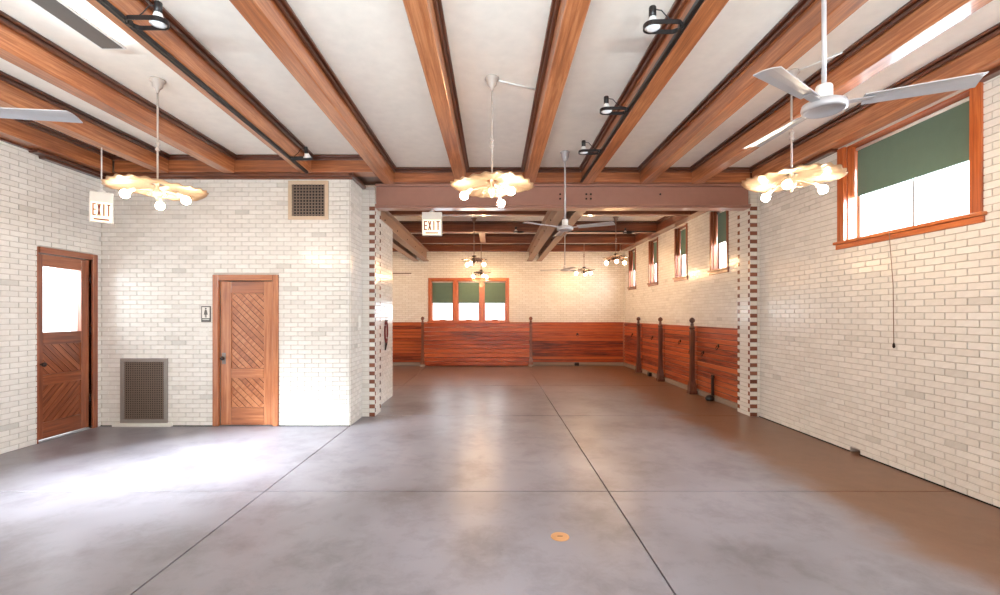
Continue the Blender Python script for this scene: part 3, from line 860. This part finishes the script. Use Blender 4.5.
# stall partition standing clear of the far wall
YS = 14.80
t = thing('stall_partition', 'board stall partition standing below the triple window', 'partition', (-0.56, YS, 0))
n = 10
for k in range(n):
    h0 = 0.02 + k * 0.139
    MB().box(-2.27, 1.15, YS - 0.022 + random.uniform(-.003, .003), YS + 0.022, h0 + 0.005, h0 + 0.134, ch=0.009).build('board', wood('wains', 'x'), t)
MB().box(-2.27, 1.15, YS - 0.035, YS + 0.035, 1.412, 1.44, ch=0.006).build('cap', wood('wains', 'x'), t)

def post(label, x, y, dark=True):
    t = thing('stall_post', label, 'post', (x, y, 0), 'turned stall posts with ball finials')
    W = wood('mould' if dark else 'joist', 'z')
    m = MB(lambda u, n, z: (x + u, y + n, z))
    def ring(w, z): return [(-w, -w, z), (w, -w, z), (w, w, z), (-w, w, z)]
    prof = [(0.07, 0), (0.07, 0.16), (0.048, 0.30), (0.038, 0.75), (0.046, 1.30), (0.036, 1.36)]
    v = []; f = []
    for w, z in prof: v += ring(w, z)
    for j in range(len(prof) - 1):
        for i in range(4): f.append((j * 4 + i, j * 4 + (i + 1) % 4, (j + 1) * 4 + (i + 1) % 4, (j + 1) * 4 + i))
    f += [(3, 2, 1, 0), tuple(len(v) - 4 + i for i in range(4))]
    m.add(v, f); m.build('shaft', W, t)
    MB().lathe([(0.04, 1.36), (0.058, 1.375), (0.058, 1.40), (0.04, 1.42), (0.034, 1.47), (0.04, 1.49)], (x, y, 0), 14).build('collar', W, t)
    MB().lathe([(0.01, 1.485)] + [(0.056 * sin(pi * k / 10) + 0.002, 1.555 - 0.06 * cos(pi * k / 10)) for k in range(1, 10)] + [(0.004, 1.62)], (x, y, 0), 14).build('finial', W, t)
    MB(lambda u, n, z: (x + u, y + n, z)).box(-0.085, 0.085, -0.085, 0.085, 0, 0.07, ch=0.008).build('foot', CURB if not dark else W, t)
    return t
post('stall post on the right wall nearest the right pier', XR - 0.165, PY[0])
post('stall post in the middle of the three on the right wall', XR - 0.165, PY[1])
post('stall post on the right wall closest to the far corner', XR - 0.165, PY[2])
post('stall post at the left end of the partition below the triple window', -2.31, YS, False)
post('stall post at the right end of the partition below the triple window', 1.19, YS, False)
structure('trim_5', MB().box(XR - 0.095, XR - 0.055, YF - 0.095, YF - 0.055, 0.1, 1.42, ch=0.005), wood('door', 'z'), 'pale corner bead where the two wainscots meet')

def tie_ring(fm, u, z, label):
    t = thing('tie_ring', label, 'tie ring', fm(u, 0.03, z), 'iron tie rings on the wainscot')
    MB(fm).lathe([(0.034, 0.061), (0.034, 0.067), (0.02, 0.076), (0.008, 0.08)], (u, 0, z), 12, 'y').build('rose', IRON, t)
    pts = [(u + 0.038 * cos(a), 0.082 + 0.01 * (1 - sin(a)), z - 0.034 + 0.038 * sin(a)) for a in [2 * pi * i / 14 for i in range(14)]]
    MB(fm).tube(pts, 0.007, 6, True).build('ring', IRON, t)
for u, z, lab in ((8.77, 1.075, 'iron tie ring in the wainscot bay beside the right pier'), (10.56, 1.07, 'iron tie ring in the bay between the two nearest posts'),
                  (12.4, 1.07, 'iron tie ring in the bay between the two farthest posts'), (14.2, 1.07, 'iron tie ring in the bay next to the far corner'),
                  (9.40, 0.90, 'iron tie ring just right of the nearest post'), (9.99, 0.90, 'iron tie ring just left of the nearest post')):
    tie_ring(fmR, u, z, lab)
tie_ring(fmF, 2.76, 1.04, 'iron tie ring on the far wall wainscot')
def outlet(fm, u, z, label, s=0.07):
    t = thing('outlet_box', label, 'outlet', fm(u, 0.0, z), 'dark outlet boxes at floor level')
    MB(fm).box(u - s, u + s, 0.077, 0.16, z, z + 0.10, ch=0.008).build('box', BLACK, t)
    MB(fm).box(u - s * 0.7, u + s * 0.7, 0.16, 0.166, z + 0.015, z + 0.085).build('cover', IRON, t)
outlet(fmR, 12.5, 0.0, 'dark outlet box on the floor below the right wainscot')
outlet(fmF, 2.73, 0.0, 'dark outlet box on the floor at the far wall')
t = thing('iron_bracket', 'dark iron bracket rising from the curb beside the right pier', 'bracket', fmR(8.93, 0.06, 0.0))
MB(fmR).box(8.90, 8.96, 0.082, 0.12, 0.10, 0.46, ch=0.006).build('upright', IRON, t)
MB(fmR).lathe([(0.02, 0), (0.075, 0.01), (0.085, 0.05), (0.06, 0.10), (0.02, 0.115)], (8.90, 0.165, 0.0), 14).build('foot', BLACK, t)
MB(fmR).box(8.88, 8.98, 0.082, 0.11, 0.44, 0.50, ch=0.005).build('top_lug', IRON, t)

# ------------------------------------------------------------------ lights: chandeliers
def chandelier(label, x, y, zs=3.0, rad=0.46, rot=0.0, small=False, conduit=None, estr=None):
    t = thing('chandelier', label, 'chandelier', (x, y, zs), 'chandeliers with bare bulbs')
    c = (x, y, 0)
    M = IRON if small else WHITE_METAL
    MB().lathe([(0.012, ZC - 0.13), (0.02, ZC - 0.10), (0.045, ZC - 0.07), (0.05, ZC - 0.03), (0.072, ZC - 0.015), (0.072, ZC - 0.001)], c, 18).build('canopy', ROD if not small else GIRD, t)
    rod = MB().lathe([(0.009, zs + 0.05), (0.009, ZC - 0.12)], c, 10).build('rod', ROD if not small else GIRD, t)
    MB().lathe([(0.008, zs + 0.38), (0.022, zs + 0.39), (0.022, zs + 0.405), (0.011, zs + 0.415), (0.011, zs + 0.435), (0.022, zs + 0.445), (0.022, zs + 0.46), (0.008, zs + 0.47)], c, 14).build('knuckle', ROD if not small else GIRD, rod)
    # fluted shade: radial pleats, scalloped rim, two skins
    nf, seg, rings = 22, 176, 9
    v = []; f = []
    r0 = 0.05
    for side in (0, 1):
        for j in range(rings + 1):
            q = j / rings; r = r0 + (rad - r0) * q
            for i in range(seg):
                a = 2 * pi * i / seg
                w = cos(nf * a)
                rr = r * (1 + 0.02 * w * q)
                z = zs + 0.05 * (1 - q) ** 1.5 + 0.0065 * q * w + 0.014 * q * sin(3 * a + rot) - side * 0.006
                v.append((x + rr * cos(a), y + rr * sin(a), z))
    def idx(s, j, i): return s * (rings + 1) * seg + j * seg + i % seg
    for s in (0, 1):
        for j in range(rings):
            for i in range(seg):
                f.append((idx(s, j, i), idx(s, j, i + 1), idx(s, j + 1, i + 1), idx(s, j + 1, i)))
    for i in range(seg):
        f.append((idx(0, rings, i), idx(0, rings, i + 1), idx(1, rings, i + 1), idx(1, rings, i)))
        f.append((idx(0, 0, i), idx(0, 0, i + 1), idx(1, 0, i + 1), idx(1, 0, i)))
    MB().add(v, f, True).build('shade', MILK if not small else IRON, t)
    hub = MB().lathe([(0.012, zs + 0.10), (0.055, zs + 0.09), (0.06, zs + 0.075), (0.02, zs + 0.06), (0.016, zs + 0.0), (0.035, zs - 0.02), (0.045, zs - 0.05), (0.03, zs - 0.085), (0.012, zs - 0.10), (0.014, zs - 0.115), (0.004, zs - 0.13)], c, 16).build('hub', GRILLE_BRONZE if not small else M, t)
    for k in range(3):
        a = rot + k * 2 * pi / 3
        d = Vector((cos(a), sin(a), 0))
        P = lambda r, z: (x + d.x * r, y + d.y * r, zs + z)
        L = 0.62 if not small else 0.55
        arm = MB().tube([P(0.03, -0.03), P(0.07, -0.015), P(0.12 * L / 0.62, -0.03), P(0.17 * L / 0.62, -0.05), P(0.21 * L / 0.62, -0.052)], 0.0075, 8)
        arm.tube([P(0.05, -0.075), P(0.075, -0.085), P(0.095, -0.07), P(0.09, -0.048), P(0.072, -0.05), P(0.074, -0.064)], 0.005, 6)
        ao = arm.build('arm', GRILLE_BRONZE if not small else M, t)
        rb = 0.25 if not small else 0.22
        q = Vector((d.x * 0.75, d.y * 0.75, -0.66)).normalized()
        p0 = Vector(P(rb - 0.05, -0.045)); p1 = p0 + q * 0.06
        MB().tube([tuple(p0), tuple(p0 + q * 0.03), tuple(p1)], [0.016, 0.019, 0.017], 10).build('socket', WHITE_METAL if not small else M, ao)
        bc = p1 + q * 0.042
        rr = 0.041
        sp = MB()
        pts = [tuple(p1 + q * (-0.004)), tuple(p1 + q * 0.010)]; rs = [0.014, 0.020]
        for s_ in range(1, 8):
            th = pi * s_ / 8
            pts.append(tuple(bc - q * (rr * cos(th)) + q * 0.004)); rs.append(rr * sin(th))
        pts.append(tuple(bc + q * (rr + 0.004))); rs.append(0.003)
        # keep stations monotone
        sp.tube(pts[:1] + pts[2:], rs[:1] + rs[2:], 12).build('bulb', BULB if not small else BULB_BACK, ao)
    if conduit:
        (cx, cy) = conduit
        MB().tube([(x, y, ZC - 0.012), (cx, cy, ZC - 0.012)], 0.009, 8).build('conduit', WHITE_METAL, t)
    return t
chandelier('fluted glass chandelier on the left before the door wall', -3.40, 4.62, 2.945, 0.43, rot=R(2))
chandelier('fluted glass chandelier hanging in the centre of the front room', -0.02, 4.58, 2.968, 0.415, rot=R(-50), conduit=(0.46, 4.8))
chandelier('fluted glass chandelier on the right beside the big window', 2.91, 4.47, 3.0, 0.43, rot=R(-10), conduit=(3.15, 4.1))
SB = 'small chandelier in the back room '
chandelier(SB + 'hanging in front of the triple window', -0.49, 11.2, 3.03, 0.31, rot=R(15), small=True)
chandelier(SB + 'close to the triple window', -0.40, 14.2, 2.98, 0.31, rot=R(50), small=True)
chandelier(SB + 'near the narrow high windows', 2.96, 11.1, 3.06, 0.31, rot=R(20), small=True)
chandelier(SB + 'far right against the plain white wall', 2.70, 13.7, 3.02, 0.31, rot=R(70), small=True)

chandelier(SB + 'added out of view behind the wall at the left pier', -3.7, 12.6, 3.03, 0.31, rot=R(35), small=True)  # extra hidden lamp, added to warm the far wall
# ------------------------------------------------------------------ ceiling fans
def fan(label, x, y, zh, rot, rad=0.71):
    t = thing('ceiling_fan', label, 'fan', (x, y, zh), 'white three-blade ceiling fans')
    c = (x, y, 0)
    MB().lathe([(0.02, ZC - 0.14), (0.035, ZC - 0.12), (0.055, ZC - 0.07), (0.06, ZC - 0.02), (0.07, ZC - 0.012), (0.07, ZC - 0.001)], c, 18).build('canopy', GREY_METAL, t)
    MB().lathe([(0.013, zh + 0.10), (0.013, ZC - 0.13)], c, 12).build('rod', GREY_METAL, t)
    MB().lathe([(0.045, zh + 0.035), (0.045, zh + 0.12), (0.04, zh + 0.13), (0.016, zh + 0.135)], c, 20).build('yoke_cover', WHITE_METAL, t)
    MB().lathe([(0.04, zh + 0.036), (0.09, zh + 0.032), (0.115, zh + 0.018), (0.12, zh - 0.003), (0.115, zh - 0.022), (0.102, zh - 0.028), (0.096, zh - 0.016), (0.02, zh - 0.013)], c, 30).build('motor', GREY_METAL, t)
    for k in range(3):
        a = rot + k * 2 * pi / 3
        ca, sa = cos(a), sin(a)
        fm = lambda r, w, z: (x + ca * r - sa * w, y + sa * r + ca * w, zh + z)
        tp = 0.20
        poly = [(0.20, -0.055), (rad - 0.08, -0.068), (rad, 0.068), (0.20, 0.055)]
        v = []; f = []
        N = 8
        for sd in (0, 1):
            for i in range(N + 1):
                q = i / N
                for w, rend in ((-1, rad), (-0.33, rad), (0.33, rad), (1, rad)):
                    r = 0.19 + (rend - 0.19) * q
                    hw = 0.05 + 0.02 * q
                    tw = tp * (1 - 0.4 * q)
                    v.append((r, w * hw, -w * hw * tw + 0.012 + 0.01 * (1 - w * w) - sd * 0.006))
        def ix(s, i, j): return s * (N + 1) * 4 + i * 4 + j
        for s in (0, 1):
            for i in range(N):
                for j in range(3): f.append((ix(s, i, j), ix(s, i, j + 1), ix(s, i + 1, j + 1), ix(s, i + 1, j)))
        for i in range(N):
            for j in (0, 3): f.append((ix(0, i, j), ix(0, i + 1, j), ix(1, i + 1, j), ix(1, i, j)))
        for j in range(3):
            for i in (0, N): f.append((ix(0, i, j), ix(0, i, j + 1), ix(1, i, j + 1), ix(1, i, j)))
        b = MB(fm).add(v, f).build('blade', GREY_METAL, t)
        MB(fm).box(0.10, 0.24, -0.025, 0.025, 0.006, 0.012, ch=0.002).build('bracket', GREY_METAL, b)
    return t
fan('near grey ceiling fan in front of the big right window', 2.0, 2.77, 2.93, R(-26), 0.70)
fan('grey ceiling fan reaching in at the left edge of the picture', -3.40, 2.84, 2.935, R(8))
fan('ceiling fan hanging in front of the steel girder', 1.035, 6.66, 2.93, R(92))
fan('small distant ceiling fan in front of the far white wall', 2.0, 12.9, 2.94, R(40))

# ------------------------------------------------------------------ track lighting
def track(label, p0, p1, s=0.036):
    a, b = Vector(p0), Vector(p1)
    d = (b - a); L = d.length; ang = math.atan2(d.y, d.x)
    fm = lambda u, n, z: (a.x + cos(ang) * u - sin(ang) * n, a.y + sin(ang) * u + cos(ang) * n, a.z + z)
    t = thing('track_rail', label, 'light track', tuple(a), 'black lighting tracks')
    MB(fm).box(0, L, -s / 2, s / 2, 0.004, s, ch=0.003).build('channel', BLACK, t)
    MB(fm).box(0, L, -s / 2, -s / 2 + 0.010, 0, 0.004).build('lip', BLACK, t)
    MB(fm).box(0, L, s / 2 - 0.010, s / 2, 0, 0.004).build('lip', BLACK, t)
    MB(fm).box(-0.03, 0.0, -s / 2 - 0.004, s / 2 + 0.004, -0.002, s, ch=0.003).build('end_cap', BLACK, t)
track('black lighting track on the side of the beam with three spotlights', (1.396, YB + 0.1, 3.785), (1.396, 7.30, 3.785))
sl = -0.14 / 3.85
bx = lambda y: -2.66 + sl * (y - 3.0) + 0.055
track('black lighting track under the left beam', (bx(-3.0), -3.0, 3.742), (bx(6.7), 6.7, 3.742))
track('black lighting track before the middle joist of the back room', (1.75, 11.45, 3.745), (4.05, 11.45, 3.745))
def spot(label, x, y, z, side, tilt=0.0, size=1.0, group='black ring spotlights on tracks'):
    """ring spotlight; the loop reaches from the track clip at (x,y,z) towards side*X"""
    t = thing('track_spotlight', label, 'spotlight', (x, y, z), group)
    s = size
    ct, st_ = cos(tilt), sin(tilt)
    def fm(u, n, w):      # local: u along the reach, n along track, w up ; tilt about the reach axis
        return (x + side * u * s, y + (n * ct - w * st_) * s, z + (n * st_ + w * ct) * s)
    MB(fm).box(0.0, 0.03, -0.022, 0.022, -0.02, 0.025, ch=0.004).build('clip', BLACK, t)
    # pill-shaped loop as a flat band
    r = 0.062; c0, c1 = 0.06, 0.225
    path = [(c1 + r * cos(a), r * sin(a)) for a in [-pi / 2 + pi * i / 10 for i in range(11)]] + [(c0 + 0.05 * cos(a), r * sin(a)) for a in [pi / 2 + pi * i / 8 for i in range(9)]]
    v = []; f = []; n = len(path)
    cx, cy = (c0 + c1) / 2, 0
    for (pu, pn) in path:
        k = 0.93
        qu, qn = (pu - (c1 if pu > c1 else c0 if pu < c0 else pu)), pn
        for (dd, w) in ((1, -0.016), (1, 0.016), (0.9, 0.016), (0.9, -0.016)):
            base = c1 if pu > c1 else (c0 if pu < c0 else pu)
            v.append((base + (pu - base) * dd, pn * dd, w))
    for i in range(n):
        j = (i + 1) % n
        for q in range(4): f.append((i * 4 + q, i * 4 + (q + 1) % 4, j * 4 + (q + 1) % 4, j * 4 + q))
    MB(fm).add(v, f).build('yoke_ring', BLACK, t)
    lamp = MB(fm).lathe([(0.024, 0.075), (0.03, 0.05), (0.05, 0.01), (0.054, -0.008), (0.05, -0.012)], (c1 - 0.005, 0, 0), 18).build('lamp', WHITE_METAL, t)
    MB(fm).lathe([(0.05, -0.0125), (0.03, -0.018), (0.004, -0.021)], (c1 - 0.005, 0, 0), 18).build('lens', LENS, lamp)
    MB(fm).lathe([(0.026, 0.06), (0.026, 0.14), (0.022, 0.146), (0.004, 0.147)], (c1 - 0.005, 0, 0), 14).build('socket', BLACK, t)
    MB(fm).tube([(c1 + 0.01, 0, 0.13), (c1 - 0.07, 0, 0.12), (c0 + 0.05, 0, 0.07), (c0 - 0.02, 0, 0.02)], 0.004, 6).build('cable', BLACK, t)
    return t
spot('black ring spotlight nearest the viewer on the right-hand track', 1.375, 3.33, 3.77, -1)
spot('black ring spotlight in the middle of the right-hand track', 1.375, 4.70, 3.77, -1)
spot('black ring spotlight on the right-hand track closest to the girder', 1.375, 5.89, 3.77, -1)
spot('black ring spotlight on the left track near the top edge of the picture', bx(3.23) + 0.02, 3.23, 3.735, 1)
spot('black ring spotlight on the left track above the wall grille', bx(6.07) + 0.02, 6.07, 3.75, 1, tilt=0.5)
spot('small dark spotlight on the back room track right of the steel beams', 3.45, 11.40, 3.72, -1, size=0.8)
spot('small dark spotlight on the middle joist left of the steel beams', 0.75, 11.56, 3.77, -1, size=0.9)

# ------------------------------------------------------------------ linear fixtures
t = thing('strip_light', 'long dark-bottomed linear uplight at the top left of the ceiling', 'light', (-3.32, 0, 3.96))
MB().box(-3.37, -3.19, -1.0, 3.93, 3.96, 3.972, ch=0.002).build('bottom_plate', DARKGREY, t)
MB().box(-3.385, -3.37, -1.0, 3.95, 3.962, 3.985, ch=0.002).build('side_rail', WHITE_METAL, t)
MB().box(-3.19, -3.175, -1.0, 3.95, 3.962, 3.985, ch=0.002).build('side_rail', WHITE_METAL, t)
MB().box(-3.37, -3.19, 3.93, 3.95, 3.962, 3.985, ch=0.002).build('end_plate', WHITE_METAL, t)
MB().box(-3.35, -3.21, -0.95, 3.90, 3.974, 3.984).build('tube', TUBE_GLOW, t)
for yy in (-0.5, 1.5, 3.5): MB().box(-3.285, -3.275, yy, yy + 0.01, 3.972, ZC).build('hanger', WHITE_METAL, t)

# ------------------------------------------------------------------ exit signs
def exit_sign(label, x, y, zt, w, h, zhang, rz=0.0):
    t = thing('exit_sign', label, 'exit sign', (x, y, zt - h), 'hanging exit signs')
    cr_, sr = cos(rz), sin(rz)
    fm = lambda u, n, z: (x + cr_ * u + sr * n, y + sr * u - cr_ * n, z)     # n towards the viewer
    top = h * 0.33
    MB(fm).lathe([(0.008, zt), (0.008, zhang)], (0, -0.02, 0), 8).build('stem', WHITE_METAL, t)
    MB(fm).lathe([(0.05, zt + 0.001), (0.03, zt + 0.02), (0.009, zt + 0.035)], (0, -0.02, 0), 12).build('stem_collar', WHITE_METAL, t)
    MB(fm).box(-w / 2, w / 2, -0.065, 0.0, zt - h, zt, ch=0.006).build('housing', PALE, t)
    face = MB(fm).box(-w / 2 + 0.015, w / 2 - 0.015, 0.0, 0.006, zt - h + 0.012, zt - top, ch=0.002).build('face', SIGN_GLOW, t)
    lh = (h - top) * 0.58; z0 = zt - h + 0.012 + (h - top) * 0.28; cw = (w - 0.05) / 4; s = w * 0.058
    for i, chx in enumerate('EXIT'):
        u = -w / 2 + 0.025 + i * cw + 0.006; lw = cw - 0.012
        m = MB(fm); n0, n1 = 0.006, 0.010
        if chx == 'E':
            m.box(u, u + s, n0, n1, z0, z0 + lh)
            for zz in (z0, z0 + lh / 2 - s / 2, z0 + lh - s): m.box(u + s, u + lw, n0, n1, zz, zz + s)
        elif chx == 'X':
            for sg in (0, 1):
                a, b = (u, u + lw - s) if sg else (u + lw - s, u)
                m.prism([(a, z0), (a + s, z0), (b + s, z0 + lh), (b, z0 + lh)], n0 + 0.0005 * sg, n1 + 0.0005 * sg)
        elif chx == 'I':
            m.box(u + lw / 2 - s / 2, u + lw / 2 + s / 2, n0, n1, z0, z0 + lh)
        else:
            m.box(u + lw / 2 - s / 2, u + lw / 2 + s / 2, n0, n1, z0, z0 + lh - s); m.box(u, u + lw, n0, n1, z0 + lh - s, z0 + lh)
        m.build('letter', SIGN_RED, face)
    MB(fm).box(-w * 0.32, w * 0.32, 0.006, 0.010, zt - h + 0.03, zt - h + 0.048).build('underline', SIGN_RED, face)
exit_sign('lit exit sign hanging by the glazed door on the left', -4.93, 5.74, 3.215, 0.235, 0.385, ZB + 0.001, R(38))
exit_sign('lit exit sign hanging below the steel girder', -1.02, 7.50, 3.362, 0.325, 0.385, 3.419)

# ------------------------------------------------------------------ wall grilles
def grille(label, r, mat, fw, step, bars):
    u0, u1, z0, z1 = r
    t = thing('wall_grille', label, 'grille', fmD((u0 + u1) / 2, 0, z0))
    for a, b, c, d in ((u0, u1, z1 - fw, z1), (u0, u1, z0, z0 + fw), (u0, u0 + fw, z0 + fw, z1 - fw), (u1 - fw, u1, z0 + fw, z1 - fw)):
        MB(fmD).box(a, b, 0.0, 0.03, c, d, ch=0.004).build('frame', mat, t)
    MB(fmD).box(u0 + fw, u1 - fw, 0.0, 0.003, z0 + fw, z1 - fw).build('backing', DARK, t)
    g = MB(fmD)
    u = u0 + fw + step / 2
    while u < u1 - fw: g.box(u - bars, u + bars, 0.012, 0.02, z0 + fw, z1 - fw); u += step
    z = z0 + fw + step / 2
    while z < z1 - fw: g.box(u0 + fw, u1 - fw, 0.010, 0.017, z - bars, z + bars); z += step
    o = g.build('lattice', plain('lattice_' + mat.name, (120, 104, 92), 0.5, metal=0.2), t); o['kind'] = 'stuff'
grille('bronze-framed square grille high on the door wall', GR_UP, GRILLE_BRONZE, 0.055, 0.046, 0.009)
grille('tall grey return air grille low on the door wall', GR_LO, GRILLE_GREY, 0.055, 0.033, 0.007)
structure('trim_6', MB(fmD).box(-5.70, -4.82, 0, 0.07, 0.0, 0.05, ch=0.006), PALE, 'pale plinth below the tall floor grille')

# restroom sign, plates, strap, floor plug
t = thing('restroom_sign', 'small dark-framed restroom sign left of the narrow wooden door', 'sign', fmD(-4.325, 0.01, 1.57))
MB(fmD).box(-4.397, -4.253, 0.008, 0.020, 1.565, 1.805, ch=0.003).build('plate', SIGNGREY, t)
pn = MB(fmD).box(-4.380, -4.270, 0.020, 0.023, 1.622, 1.788).build('panel', PALE, t)
pic = MB(fmD).lathe([(0.013, 0.023), (0.013, 0.025)], (-4.325, 0, 1.765), 12, 'y')
pic.prism([(-4.337, 1.748), (-4.313, 1.748), (-4.295, 1.675), (-4.355, 1.675)], 0.023, 0.025)
pic.box(-4.337, -4.328, 0.023, 0.025, 1.632, 1.675).box(-4.322, -4.313, 0.023, 0.025, 1.632, 1.675)
pic.build('pictogram', SIGNGREY, pn)
MB(fmD).box(-4.375, -4.275, 0.020, 0.022, 1.596, 1.606).build('text_line', PALE, t)
t = thing('switch_plate', 'pale switch plate below the restroom sign', 'switch plate', fmD(-4.36, 0.01, 1.36))
MB(fmD).box(-4.425, -4.285, 0.008, 0.016, 1.355, 1.47, ch=0.003).build('plate', PALE, t)
for uu in (-4.39, -4.32): MB(fmD).box(uu - 0.008, uu + 0.008, 0.016, 0.024, 1.40, 1.43, ch=0.002).build('toggle', PALE, t)
t = thing('switch_plate', 'small pale switch plate on the brick return by the left pier', 'switch plate', fmT(7.33, 0.01, 1.48))
MB(fmT).box(7.28, 7.38, 0.008, 0.018, 1.47, 1.66, ch=0.003).build('plate', PALE, t)
MB(fmT).box(7.32, 7.34, 0.018, 0.026, 1.55, 1.59, ch=0.002).build('toggle', PALE, t)
t = thing('hanging_strap', 'dark red strap loop hanging on the white wall behind the left pier', 'strap', fmS(8.75, 0.02, 1.06))
pts = [(8.78 + 0.10 * cos(a), 0.03, 1.36 + (0.19 if sin(a) > 0 else 0.22) * sin(a)) for a in [2 * pi * i / 24 for i in range(24)]]
MB(fmS).tube(pts, 0.017, 8, True).build('loop', REDSTRAP, t)
MB(fmS).tube([(8.78, 0.035, 1.15), (8.74, 0.035, 1.08), (8.70, 0.03, 1.0)], [0.022, 0.02, 0.012], 8).build('tail', IRON, t)
MB(fmS).lathe([(0.01, 0.0), (0.01, 0.05), (0.016, 0.055)], (8.78, 0, 1.56), 8, 'y').build('peg', IRON, t)
t = thing('floor_plug', 'round tan cover plate set in the floor slab', 'cover plate', (0.497, 3.44, 0))
MB().lathe([(0.07, 0.0), (0.07, 0.003), (0.062, 0.005), (0.004, 0.005)], (0.497, 3.44, 0), 28).build('plate', COPPER, t)
MB().box(0.477, 0.517, 3.437, 3.443, 0.005, 0.007).build('slot', IRON, t)
t = thing('wall_conduit', 'thin brown rail high on the far wall left of the triple window', 'rail', (-3.1, YF - 0.02, 3.05))
MB().box(-3.5, -2.75, YF - 0.03, YF, 3.04, 3.07, ch=0.004).build('bar', wood('mould', 'x'), t)
MB().box(-3.45, -3.42, YF - 0.035, YF, 3.03, 3.08).build('clip', IRON, t)
